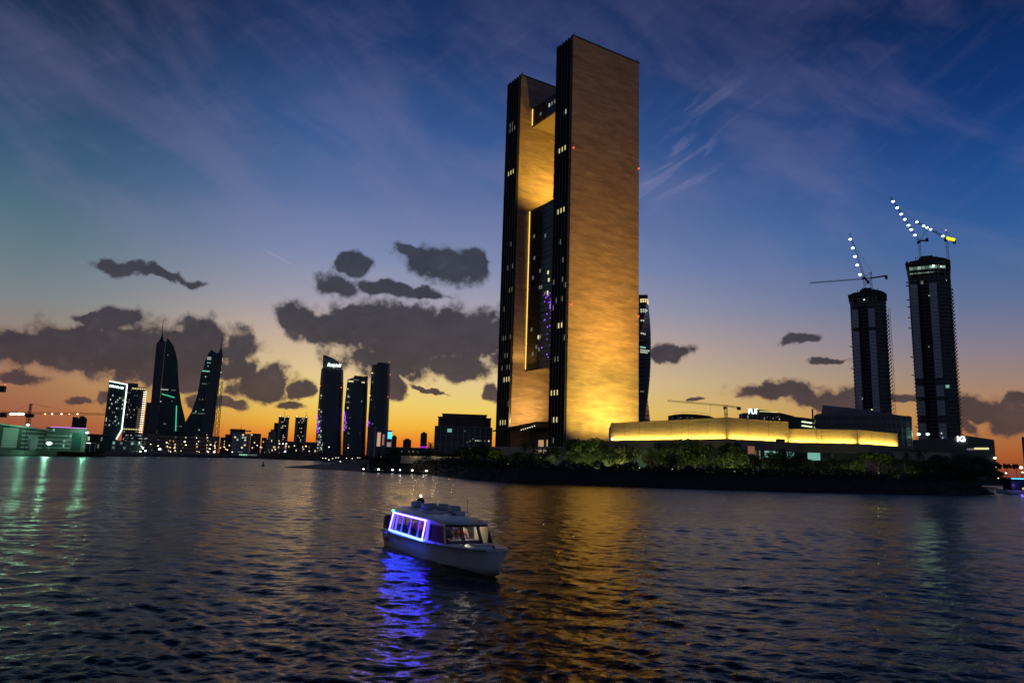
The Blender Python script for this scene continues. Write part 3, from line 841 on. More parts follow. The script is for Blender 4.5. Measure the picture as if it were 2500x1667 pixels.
    MB().tube([(0, 0, -.1), (0, 0, .6)], .08, 5).build('post', DARKSTEEL, f); MB().ball((0, 0, .9), .42, 8, 6).build('globe', glow('bright_globe', (1, .9, .6), 8), f)


make_podium()


# ------------------------------------------------------------------ skyline helpers
def building(name, label, px, pmid, ptop, Y, depth, m, cat='building', base=3.0, rot=0.0, group=None):
    fr = Fr((px[0] + px[1]) / 2, pmid, Y, base)
    x0, x1, zt = fr.P(px[0], pmid).x, fr.P(px[1], pmid).x, fr.P((px[0] + px[1]) / 2, ptop).z
    t = thing(name, label, cat, fr.loc, fr.rz + rot, group)
    w = (x1 - x0); h = zt - base
    MB().box(-w / 2, w / 2, 0, depth, 0, h).build('wall', m, t)
    return t, w, h, depth


def rows_of_windows(t, w, h, cols, rows, p, mats, seed=1, ww=None, wh=None, z0=2.0, y=-.06, x0=None, x1=None, band=None):
    g = random.Random(seed)
    x0 = -w / 2 if x0 is None else x0; x1 = w / 2 if x1 is None else x1
    cw = (x1 - x0) / cols; rh = (h - z0) / rows
    for r in range(rows):
        for c in range(cols):
            if g.random() < p:
                m = g.choice(mats)
                link('window', unit_window(ww or cw * .62, wh or rh * .55, .12, m), t, (x0 + cw * (c + .5), y, z0 + rh * r + rh * .2))


def grid_relief(t, w, h, cols, rows, m, bw, bd=.5, y=0.0, name='facade_grid', z0=0.0):
    mb = MB()
    for c in range(cols + 1): x = -w / 2 + w * c / cols; mb.box(x - bw / 2, x + bw / 2, y - bd, y - .01, z0, h)
    for r in range(rows + 1): z = z0 + (h - z0) * r / rows; mb.box(-w / 2, w / 2, y - bd * .8, y - .012, z - bw / 2, z + bw / 2)
    return tag(mb.build(name, m, t), kind='stuff')


def dark_windows(t, w, h, cols, rows, seed=0, z0=2.0, fill=(.6, .55), m=None):
    """every pane of a far facade, joined"""
    mb = MB(); cw = w / cols; rh = (h - z0) / rows
    for r in range(rows):
        for c in range(cols):
            x = -w / 2 + cw * (c + .5); z = z0 + rh * (r + .2)
            mb.box(x - cw * fill[0] / 2, x + cw * fill[0] / 2, -.05, .05, z, z + rh * fill[1])
    return tag(mb.build('panes', m or GLASS, t), kind='stuff')


def text(body, size, m, parent, loc, extrude=.2, shear=0.0, offset=0.0, rot=(R(90), 0, 0), name='lettering', xs=1.0):
    cu = bpy.data.curves.new(name, 'FONT'); cu.body = body; cu.size = size; cu.extrude = extrude; cu.shear = shear; cu.offset = offset
    cu.align_x = 'CENTER'; cu.materials.append(m)
    tmp = bpy.data.objects.new(name, cu); COL.objects.link(tmp)
    me = bpy.data.meshes.new_from_object(tmp.evaluated_get(bpy.context.evaluated_depsgraph_get()))
    bpy.data.objects.remove(tmp); bpy.data.curves.remove(cu)
    o = link(name, me, parent, loc); o.rotation_euler = rot; o.scale = (xs, 1, 1)
    return tag(o, kind='stuff')


def lattice(mb, p, q, w, n, t):
    """square lattice girder from p to q"""
    p, q = Vector(p), Vector(q); d = (q - p).normalized()
    up = Vector((0, 0, 1)) if abs(d.z) < .95 else Vector((0, 1, 0))
    a = d.cross(up).normalized() * (w / 2); b = a.cross(d).normalized() * (w / 2)
    cs = [-a - b, a - b, a + b, -a + b]
    for c in cs: mb.bar(p + c, q + c, t)
    for i in range(n):
        s, e = p.lerp(q, i / n), p.lerp(q, (i + 1) / n)
        for k in range(4):
            c0, c1 = cs[k], cs[(k + 1) % 4]
            mb.bar(s + (c0 if i % 2 else c1), e + (c1 if i % 2 else c0), t * .6)
    return mb


def lamp_ball(parent, loc, r, m, name='lamp'):
    k = ('ball', round(r, 2), m.name)
    if k not in UNIT: UNIT[k] = MB().ball((0, 0, 0), (r * 1.35, r, r * .85), 8, 6).mesh(name, m)
    return link(name, UNIT[k], parent, loc)


# ------------------------------------------------------------------ left shore
def left_shore():
    # big greenish lit hall at the frame edge
    Y = 452
    fr = Fr(0, 1080, Y); a = fr.P(-60, 1080); b = fr.P(112, 1080)
    t = thing('exhibition_hall', 'green lit hall with sloping roof and pale louvred panel at the left frame edge', 'building', (fr.o.x + (a.x - fr.o.x) * math.cos(fr.az), fr.o.y - (a.x - fr.o.x) * math.sin(fr.az), 3), fr.rz)
    w = b.x - a.x
    zl, zr = fr.P(-60, 1032).z - 3, fr.P(112, 1047).z - 3
    MB().extr([(0, 0), (w, 0), (w, zr - 1.5), (0, zl + .8)], 0, 40).build('wall', mat('green_glass_wall', (.10, .13, .12), .4, noise=.2, nscale=.2), t)
    MB().extr([(-4, zl + .8), (w + 3, zr - 1.5), (w + 3, zr - .6), (-4, zl + 2)], -3.5, 42).build('roof', WHITEP, t)
    pl, pr_ = fr.P(5, 1070).x - a.x, fr.P(43, 1070).x - a.x
    pan = MB().box(pl, pr_, -.5, -.02, 1.2, 13.6).build('pale_panel', WHITEP, t)
    for k in range(11): MB().box(pl - 1.5, pr_ + 1.5, -.75, -.52, 1.6 + k * 1.1, 1.75 + k * 1.1).build('louvre', GREYP, t)
    for k in range(5): MB().box(pr_ + 2, w - 1, -.6, -.02, 1.5 + k * 2.5, 2.3 + k * 2.5).build('balcony_band', WHITEP, t)
    # drum-shaped stair tower
    c = at(84, 1090, Y - 6)
    d = thing('round_kiosk', 'pale rounded drum tapering down at its foot, beside the green lit hall', 'kiosk', (c.x, Y - 8, 3))
    MB().loft([[(r * math.cos(2 * math.pi * k / 14), r * math.sin(2 * math.pi * k / 14), z) for k in range(14)] for r, z in ((1.4, -.2), (2.3, 2), (2.5, 6), (2.4, 8.5))]).build('wall', WHITEP, d, smooth=True)
    # block with the magenta roof line
    t, w, h, dp = building('shopping_block', 'low block under a thin magenta light line on its roof edge', (110, 211), 1075, 1044, 470, 40, mat('green_grey', (.16, .19, .18), .7, noise=.2, nscale=.15))
    MB().box(-w / 2 - .5, w / 2 + .5, -.6, -.1, h - .3, h).build('cornice', GREYP, t)
    MB().box(-w / 2 + 2, w / 2 - .5, -.75, -.45, h + .05, h + .35).build('magenta_strip', glow('magenta', (.75, .18, 1), 1.5), t)
    for k in range(4): MB().box(-w / 2 + 1, w * .12, -.4, -.02, 1.8 + k * 2.6, 2.5 + k * 2.6).build('balcony_band', WHITEP, t)
    MB().box(w * .16, w * .38, -.3, -.02, 1, h - 3).build('dark_bay', GLASS_T, t)
    rows_of_windows(t, w, h, 14, 4, .14, (G_DIM, G_TEAL), 5)
    # far apartment block above it
    t, w, h, dp = building('apartment_block', 'distant dull brown block with a small roof dome above the magenta roof line', (176, 212), 1030, 1022, 900, 26, mat('far_brown', (.09, .075, .07), .9))
    MB().ball((2.5, 8, h), (4, 4, 4.2), 10, 6).build('dome', BROWN, t)
    MB().box(-w / 2, -w / 2 + 6, 1, 12, h, h + 2).box(w / 2 - 5, w / 2 - .5, 1, 12, h, h + 1.3).build('roof_house', BROWN, t)
    dark_windows(t, w, h, 7, 9)
    # buildings between the magenta block and the outlined tower
    t, w, h, dp = building('low_pavilion', 'dark green low pavilion with a pale flat roof, left of the white outlined tower', (212, 262), 1085, 1062, 520, 30, mat('green_dark', (.07, .10, .085), .8, noise=.3, nscale=.15))
    MB().box(-w / 2 - 1, w / 2 + 1, -2, dp, h, h + .7).build('roof', GREYP, t)
    rows_of_windows(t, w, h, 8, 2, .3, (G_DIM, G_GRN), 3)
    t, w, h, dp = building('site_office', 'small two storey porch building with white posts on the left quay', (166, 232), 1095, 1081, 500, 12, mat('green_dark', (.07, .1, .08), .8))
    for k in range(6): MB().box(-w / 2 + w * k / 5 - .25, -w / 2 + w * k / 5 + .25, -3, -2.5, 0, h).build('post', WHITEP, t)
    MB().box(-w / 2 - .6, w / 2 + .6, -3.4, 0, h, h + .5).build('roof', WHITEP, t)
    MB().box(0, 5, -3.5, -3.3, h - .1, h + .25).build('tube_light', G_LEDW, t)
    t, w, h, dp = building('greenhouse_pavilion', 'greenish low glass pavilion below the white outlined tower', (272, 344), 1095, 1076, 640, 20, mat('green_pale', (.15, .19, .15), .6, noise=.3, nscale=.3))
    grid_relief(t, w, h, 8, 3, WHITEP, .3, .4)
    rows_of_windows(t, w, h, 8, 2, .25, (G_DIM, G_TEAL), 4)
    # quay wall
    q = thing('quay_wall', 'long dark quay wall along the left waterline', 'wall', (-300, 400, 0))
    pts = [(-400, 392), (-277, 392.5), (-302, 520), (-323, 678), (-323, 837)]
    for a, b in zip(pts, pts[1:]):
        a, b = Vector(a), Vector(b); n = max(1, int((b - a).length / 30))
        for i in range(n):
            s, e = a.lerp(b, i / n), a.lerp(b, (i + .985) / n)
            MB().bar((s.x + 300, s.y - 400, 1.4), (e.x + 300, e.y - 400, 1.4), 1.6, 3.4).build('wall_panel', DKCONC, q)
    # floodlight masts
    for i, (px, py, Y, hgt, pw, lab) in enumerate(((120, 1082, 425, None, 6500, 'brightest site floodlight, low on the quay in front of the magenta roofed block'), (68, 1037, 448, None, 3600, 'site floodlight on the roof of the green lit hall below the crane mast'), (213, 1056, 470, None, 4000, 'star bright floodlight on a mast right of the magenta roof line'))):
        p = at(px, py, Y)
        f = thing('site_floodlight', lab, 'floodlight', (p.x, Y, 3), 0, 'site floodlights on the left shore')
        MB().tube([(0, 0, 0), (0, 0, p.z - 3 - .5)], .18, 6).build('pole', DARKSTEEL, f)
        MB().ball((0, 0, p.z - 3), (1.9, .7, 1.1) if i == 0 else (1.25, .6, .8), 10, 6).build('lens', glow('site_lens', (.7, 1, .86), 1.5), f)
        lamp('POINT', (0, -2.2 if i == 0 else -2, p.z - 3 + (.3 if i else 0)), (.34, 1, .60), pw, None, f, size=.8)
    # tower crane
    Y = 500
    m0 = at(76, 985, Y); jl = at(2, 1006, Y); jr = at(262, 1011, Y); foot = at(67, 1045, Y)
    cr = thing('tower_crane', 'tower crane with white and warm lamps strung on its jib at far left', 'crane', (m0.x, Y, 3))
    X = lambda p: Vector((p.x - m0.x, 0, p.z - 3))
    J = X(at(72, 1008, Y)); T = X(m0)
    lattice(MB(), (J.x, 0, 0), (J.x, 0, J.z), 1.8, 14, .28).build('mast', STEELY, cr)
    lattice(MB(), (J.x, 0, J.z), (T.x, 0, T.z), 1.1, 5, .22).build('apex', CRANE, cr)
    lattice(MB(), J, X(jr), 1.1, 26, .16).build('jib', CRANE, cr)
    lattice(MB(), J, X(jl), 1.1, 8, .2).build('counter_jib', CRANE, cr)
    c = X(at(10, 1010, Y)); MB().box(c.x - 2.2, c.x + 1.6, -1, 1, c.z - 2.4, c.z + .8).build('counterweight', DARKSTEEL, cr)
    MB().box(J.x - 1.9, J.x + 2.6, -1.4, 1.4, J.z - 2.9, J.z - .7).build('cab', DARKSTEEL, cr)
    MB().bar(T, X(at(150, 1002, Y)), .09).bar(T, X(at(205, 1008, Y)), .09).bar(T, X(at(30, 1006, Y)), .09).build('tie_rope', CRANE, cr)
    for px, s, m in ((30, 1.4, G_LAMPW), (38, 1.4, G_LAMPW), (48, 1.6, G_LAMPW), (57, 1.4, G_LAMPW), (112, .75, G_LAMPO), (129, .8, G_LAMPY), (152, .8, G_LAMPY), (171, .5, G_LAMPO), (191, .75, G_LAMPY)):
        p = X(at(px, 1009.5, Y)); lamp_ball(cr, (p.x, -.8, p.z - .3), s * .62, m)
    # end of a second crane entering the frame
    Y = 420; p = at(6, 947, Y)
    cr = thing('tower_crane', 'counterweight end of a crane cut off by the left frame edge, red lamp on top', 'crane', (p.x - 45, Y, 3))
    z = p.z - 3
    lattice(MB(), (0, 0, 0), (0, 0, z), 1.8, 20, .26).build('mast', STEELY, cr)
    lattice(MB(), (-30, 0, z + .6), (46.5, 0, z), 1.2, 20, .2).build('jib', CRANE, cr)
    MB().box(43, 46.6, -1, 1, z - 2.4, z + 1.2).build('counterweight', DARKSTEEL, cr)
    lamp_ball(cr, (46.3, 0, z + 2), .35, G_RED, 'beacon')


left_shore()


def outlined_tower():
    Y = 1190
    fr = Fr(258, 1000, Y)
    x0, x1 = fr.o.x, fr.P(303, 1000).x
    zt_l, zt_r = fr.P(266, 930).z, fr.P(303, 938).z
    zc, zb = fr.P(302, 1049).z, fr.P(284, 1072).z
    t = thing('hotel_block', 'dark tower edged by a white light line with a glowing name sign on top', 'tower', fr.loc, fr.rz)
    w = x1 - x0
    xb = fr.P(284, 1072).x - x0
    out = [(0, -.5), (xb, -.5), (xb, zb - 3), (w, zc - 3), (w, zt_r - 3), (0, zt_l - 3)]
    MB().extr(out, 0, 28).build('wall', GLASS_T, t)
    mb = MB()
    mb.bar((0, -.6, zt_l - 3), (w, -.6, zt_r - 3), 1.5).bar((w, -.6, zt_r - 3), (w, -.6, zc - 3), 1.7).bar((w, -.6, zc - 3), (xb, -.6, zb - 3), 1.7)
    mb.build('light_line', G_LEDW, t)
    text('CONRAD', 4.6, G_SIGN, t, (w * .42, -.7, zt_l - 3 - 10.5), .2, 0, .06, (R(90), math.atan2(-(zt_r - zt_l), w) * .9, 0), 'lettering', 1.1)
    g = random.Random(2)
    h = zt_r - 3
    for r in range(26):
        for c in range(9):
            z = 6 + r * (h - 20) / 26; x = 1.5 + c * (w - 3) / 9 + 1
            if z < zb - 3 and x > xb - 1.5: continue
            if x > w - 2.4: continue
            if g.random() < .15: link('window', unit_window(1.5, 2.6, .15, g.choice((G_WHT, G_DIM, G_DIM, G_WHT))), t, (x, -.2, z))
    # neighbour with lit balconies
    t, w, h, dp = building('apartment_tower', 'apartment tower with a bright column of lit balconies on its right edge', (304, 349), 1010, 944, 1200, 34, mat('night_grey', (.05, .055, .065), .5, noise=.2, nscale=.06))
    MB().box(-w / 2, w / 2 - 12, 2, 24, h, h + 6).build('roof_house', DKCONC, t)
    mb = MB()
    for z in np.arange(3, h, 3.6): mb.box(-w / 2, w / 2 + 1.5, -.8, -.02, z, z + .5)
    tag(mb.build('balcony_bands', CONCRETE, t), kind='stuff')
    for k in range(24):
        z = 14 + k * (h - 18) / 24
        lamp_ball(t, (w / 2 - 1.6, -1.4, z), .72, G_LAMPY); lamp_ball(t, (w / 2 + .9, -1.2, z + .4), .72, G_LAMPY)
        MB().box(w / 2 - 8, w / 2 - 3, -1.0, -.85, z - .6, z + .9).build('lit_balcony', glow('balc', (1, .5, .22), .25), t) if k < 16 else None
    rows_of_windows(t, w, h, 10, 26, .13, (G_DIM, G_WHT, G_DIM), 6, x1=w / 2 - 9)
    for k in range(8): link('window', unit_window(2.6, 1.5, .9, G_YEL), t, (-w / 2 + 2 + k * 3.6, -.4, h * .335))
    for k in range(6): link('window', unit_window(2.6, 1.5, .9, G_WARM), t, (-w / 2 + 8 + k * 3.6, -.4, h - 3.5))
    t, w, h, dp = building('office_tower', 'plain dark slab standing just left of the taller curved twin tower', (352, 372), 1030, 982, 1420, 30, GLASS)
    dark_windows(t, w, h, 5, 22, m=DKCONC, fill=(.8, .3))


outlined_tower()


# ------------------------------------------------------------------ sail-shaped twin towers
def sail_towers():
    Y = 1400
    def T(name, label, body, sail, cone, tip, pier, win, greens):
        fr = Fr(body[0][0], body[0][1], Y); P = lambda p: fr.P(*p)
        base = fr.o
        t = thing(name, label, 'tower', fr.loc, fr.rz, 'sail shaped twin towers')
        Q = lambda ps: [(P(p).x - base.x, P(p).z - 3 if p[1] < 1053 else -.5) for p in ps]
        MB().extr(Q(body), 0, 40).build('tower_body', GLASS, t)
        MB().extr(Q(sail), 3, 34).build('sail_wing', GLASS_T, t)
        c = Q(cone)
        cx = (c[0][0] + c[2][0]) / 2
        MB().loft([[(cx + (c[2][0] - c[0][0]) / 2 * k * math.cos(a), 14 + 10 * k * math.sin(a), z) for a in np.linspace(0, 2 * math.pi, 9)[:-1]] for k, z in ((1, c[0][1]), (.55, (c[0][1] * .7 + c[1][1] * .3)), (.22, (c[0][1] * .3 + c[1][1] * .7)), (.03, c[1][1]))]).build('crown_spire', DARKSTEEL, t)
        q = Q([tip])[0]
        MB().tube([(c[1][0], 14, c[1][1] - 2), (q[0], 14, q[1])], [.9, .35], 5).build('antenna', DARKSTEEL, t)
        # louvred balcony pier: one slab each storey
        p0, p1 = Q(pier)
        n = 44
        mb = None
        for k in range(n):
            f = k / n
            x = p0[0] * (1 - f) + p1[0] * f; z = p0[1] * (1 - f) + p1[1] * f
            if mb is None: me = MB().box(-6.2, 6.2, -1.6, .4, 0, 1.5).mesh('balcony', GREYP)
            mb = 1
            link('balcony', me, t, (x, 0, z))
        for s in (-7, 7):
            MB().bar((p0[0] + s, -.9, p0[1]), (p1[0] + s, -.9, p1[1]), 1.5).build('pier_edge', GREYP, t)
        # dim storey lines on the sail
        zs = [z for _, z in Q(sail)]; 
        mb = MB(); poly = Q(sail); lo, hi = min(zs), max(zs)
        for z in np.arange(lo + 4, hi - 3, 4.2):
            xs = []
            for (xa, za), (xb, zb) in zip(poly, poly[1:] + poly[:1]):
                if (za - z) * (zb - z) < 0: xs.append(xa + (xb - xa) * (z - za) / (zb - za))
            if len(xs) >= 2: mb.box(min(xs) + .6, max(xs) - .6, 2.6, 2.97, z, z + .8)
        tag(mb.build('storey_lines', mat('teal_line', (.03, .05, .045), .5), t), kind='stuff')
        for px, py, wpx, m in win:
            p = Q([(px, py)])[0]; n = max(1, int(wpx / 3.2))
            for k in range(n):
                if rnd.random() < .85: link('window', unit_window(2.0, 1.9, .3, m), t, (p[0] + k * 3.2 / F * Y * 1.03, 2.2 if px not in () else 0, p[1] - 1))
        for (a, b) in greens:
            a, b = Q([a])[0], Q([b])[0]
            MB().bar((a[0], 1.9, a[1]), (b[0], 1.9, b[1]), 1.3).build('light_line', glow('green_line', (.12, 1, .6), .8), t)
        return t
    T('sail_tower', 'left and taller sail shaped tower, its curved edge sweeping down to the right',
      [(363, 1056), (383, 1056), (404, 838), (405, 833), (383, 835), (378, 900), (368, 1000)],
      [(383.5, 1056), (466, 1056), (452, 1022), (443, 985), (437, 945), (434.5, 905), (433.5, 880), (429, 860), (423, 842), (413, 828), (408, 824), (405.5, 833)],
      [(385, 834), (396, 812), (404, 833)], (399, 778), [(373, 1050), (392, 842)],
      [(382, 918, 8, G_DIM), (395, 950, 18, G_WHT), (385, 979, 10, G_WHT), (420, 979, 5, G_DIM), (400, 1034, 8, G_DIM), (374, 1034, 7, G_GRN), (420, 952, 10, G_DIM), (410, 866, 5, G_DIM), (432, 1040, 14, G_DIM), (373, 991, 3, G_WHT)],
      [((395, 961), (426, 970)), ((431, 990), (429, 1052))])
    T('sail_tower', 'right and shorter sail shaped tower, its curved edge sweeping down to the left',
      [(496, 1060), (519, 1060), (533, 950), (544, 868), (541, 849), (536, 860), (516, 868), (509, 940)],
      [(455, 1058), (496, 1060), (512, 915), (530, 862), (516, 853), (509, 862), (500, 882), (495.5, 905), (490, 912), (487, 935), (480, 970), (467, 1005), (452, 1030), (446, 1050)],
      [(531, 860), (540, 848), (543.5, 862)], (543.2, 817), [(503, 1055), (515, 935)],
      [(508, 872, 36, G_WHT), (507, 876, 38, G_WHT), (507, 885, 12, G_TEAL), (508, 893, 34, G_TEAL), (530, 887, 4, G_WHT), (496, 905, 44, G_GRN), (515, 907, 26, G_WHT), (502, 919, 5, G_WHT), (528, 920, 3, G_DIM), (494, 936, 18, G_DIM), (514, 936, 9, G_WHT), (484, 974, 20, G_DIM), (478, 1004, 3, G_GRN), (496, 1000, 3, G_GRN), (470, 1008, 34, G_DIM), (511, 988, 5, G_DIM), (486, 1049, 3, G_WHT), (518, 1054, 5, G_WHT)],
      [])
    # outer lift shafts lit white beside them
    p = at(528, 980, Y); q = at(533, 945, Y)
    s = thing('lift_shaft', 'pale thin open frame against the right edge of the shorter sail tower', 'tower', (at(526, 1060, Y).x, Y + 6, 3))
    lattice(MB(), (0, 0, 0), (at(535, 930, Y).x - at(526, 1060, Y).x, 0, at(535, 930, Y).z - 3), 7, 26, .7).build('frame', mat('orange_frame', (.35, .22, .1), .7), s)


sail_towers()


def front_podium():
    Y = 930
    t, w, h, dp = building('harbour_podium', 'long beige podium with a glowing bar logo below the twin sail towers', (354, 536), 1090, 1062, Y, 60, BEIGE)
    mb = MB()
    for r in range(5): mb.box(-w / 2 + 10, w / 2 - 1, -.9, -.02, 4 + r * 4.6, 5.2 + r * 4.6)
    tag(mb.build('storey_bands', BROWN, t), kind='stuff')
    rows_of_windows(t, w, h, 44, 5, .09, (G_WARM, G_DIM, G_DIM, G_DIM), 12, ww=1.2, wh=1.2)
    l = at(361, 1077, Y); x = l.x - (at(354, 1090, Y).x + at(536, 1090, Y).x) / 2; z = l.z - 3
    MB().box(x - 3.6, x + 3.6, -.5, -.1, z + 2.9, z + 3.7).box(x - .5, x + .4, -.5, -.1, z - 2.9, z + 2.9).box(x - 1.8, x + 2.1, -.5, -.1, z - 3.6, z - 2.9).build('logo', glow('logo', (.8, .9, .85), .6), t)
    g = random.Random(21)
    # short columns of lights climbing the podium
    for px in (415, 428, 480, 520, 500):
        for k in range(4 + g.randrange(3)):
            p = at(px + g.uniform(-3, 3), 1100 - k * 8 + g.uniform(-2, 2), Y); lamp_ball(t, (p.x - t.location.x, -1.2, p.z - 3), g.uniform(.22, .45), g.choice((G_LAMPO, G_LAMPY, G_LAMPY)))
    t, w, h, dp = building('terrace_building', 'grey stepped annex under the lit balcony tower beside the beige podium', (300, 354), 1085, 1058, 900, 30, mat('annex', (.10, .10, .10), .8))
    rows_of_windows(t, w, h, 14, 6, .4, (G_DIM, G_DIM, G_WHT), 8, ww=1.6, wh=.8)
    # white block
    Y = 1000
    t, w, h, dp = building('white_office', 'white gridded office block between the sail towers and the three curved towers', (567, 611), 1075, 1058, Y, 24, WHITEP)
    dark_windows(t, w * .86, h, 6, 8, m=GLASS)
    rows_of_windows(t, w * .86, h, 6, 8, .16, (G_WARM, G_YEL, G_WHT), 9)
    t, w, h, dp = building('roof_tower', 'darker block rising behind the white gridded office with a flat canopy roof', (561, 598), 1065, 1047, Y + 30, 20, GREYP)
    MB().box(-w / 2 - 1, w / 2 + 8, -3, 20, h - 2.4, h - 1.4).build('roof_canopy', BROWN, t)
    MB().tube([(4, 8, h), (4, 8, h + 7)], .25, 4).build('antenna', DARKSTEEL, t)
    t, w, h, dp = building('brown_office', 'brown office wing on the left side of the white gridded block', (549, 567), 1075, 1060, Y + 8, 22, BROWN)
    dark_windows(t, w, h, 4, 8)
    t, w, h, dp = building('brown_apartments', 'brown apartment wing on the right side of the white gridded block', (611, 636), 1080, 1058, Y + 8, 22, mat('warm_brown', (.16, .12, .09), .85))
    dark_windows(t, w, h, 6, 8); rows_of_windows(t, w, h, 6, 8, .06, (G_WARM,), 10)
    for i, (p0, p1, pt, Yq, lab, m) in enumerate(((638, 656, 1068, 1010, 'narrow brown block right of the brown apartment wing', BROWN), (653, 672, 1054, 1100, 'slim tan block with a stepped top left of the two far twin towers', BEIGE), (646, 700, 1072, 1005, 'wide low tan terrace with white columns below the far twin towers', BEIGE), (698, 772, 1078, 1040, 'long low dark shed below the far twin towers, left of the curved tower', BROWN), (537, 549, 1067, 1050, 'small dark block in the gap right of the beige podium', BROWN))):
        t, w, h, dp = building('low_block', lab, (p0, p1), 1085, pt, Yq, 24, m)
        dark_windows(t, w, h, max(3, int((p1 - p0) / 3)), max(3, int((1105 - pt) / 6)))
        rows_of_windows(t, w, h, max(3, int((p1 - p0) / 3)), max(3, int((1105 - pt) / 6)), .1, (G_WARM, G_YEL, G_DIM), 30 + i)
        if i == 1: MB().box(-w / 4, w / 4, 2, 12, h, h + 4).build('roof_house', BEIGE, t)
    # far twin residential towers
    for i, (p0, p1, pt, lab) in enumerate(((678, 704, 1018, 'left of two far lit residential towers, with a lower shoulder'), (719, 749, 1019, 'right of two far lit residential towers, squarer and on its own'))):
        t, w, h, dp = building('residential_tower', lab, (p0, p1), 1050, pt, 1700, 26, mat('dusk_brown', (.11, .08, .07), .85), 'tower', group='far residential towers')
        MB().box(-w / 2, -w / 2 + 7, -1.2, 0, 0, h + 2).box(w / 2 - 6, w / 2, -1.2, 0, 0, h + 4).build('pier', BEIGE, t)
        mb = MB()
        for z in np.arange(3, h, 3.6): mb.box(-w / 2 + 8, w / 2 - 7, -.8, -.02, z, z + .8)
        tag(mb.build('balcony_bands', BROWN, t), kind='stuff')
        rows_of_windows(t, w, h, 8, 20, .2, (G_WARM, G_YEL, G_WHT), 14 + i, ww=1.6, wh=1.6, y=-.9)
        for s in (-1, 1): lamp_ball(t, (s * (w / 2 - 3), -1, h + 1.5), .9, G_LAMPY)
        MB().tube([(w / 2 - 4 if i else 0, 5, h), (w / 2 - 4 if i else 0, 5, h + 14)], .3, 4).build('antenna', DARKSTEEL, t)
        if i == 0:
            MB().box(-w / 2 - 9, -w / 2 - .02, 2, 20, 0, h - 14).build('shoulder', mat('dusk_brown', (.11, .08, .07)), t)


front_podium()


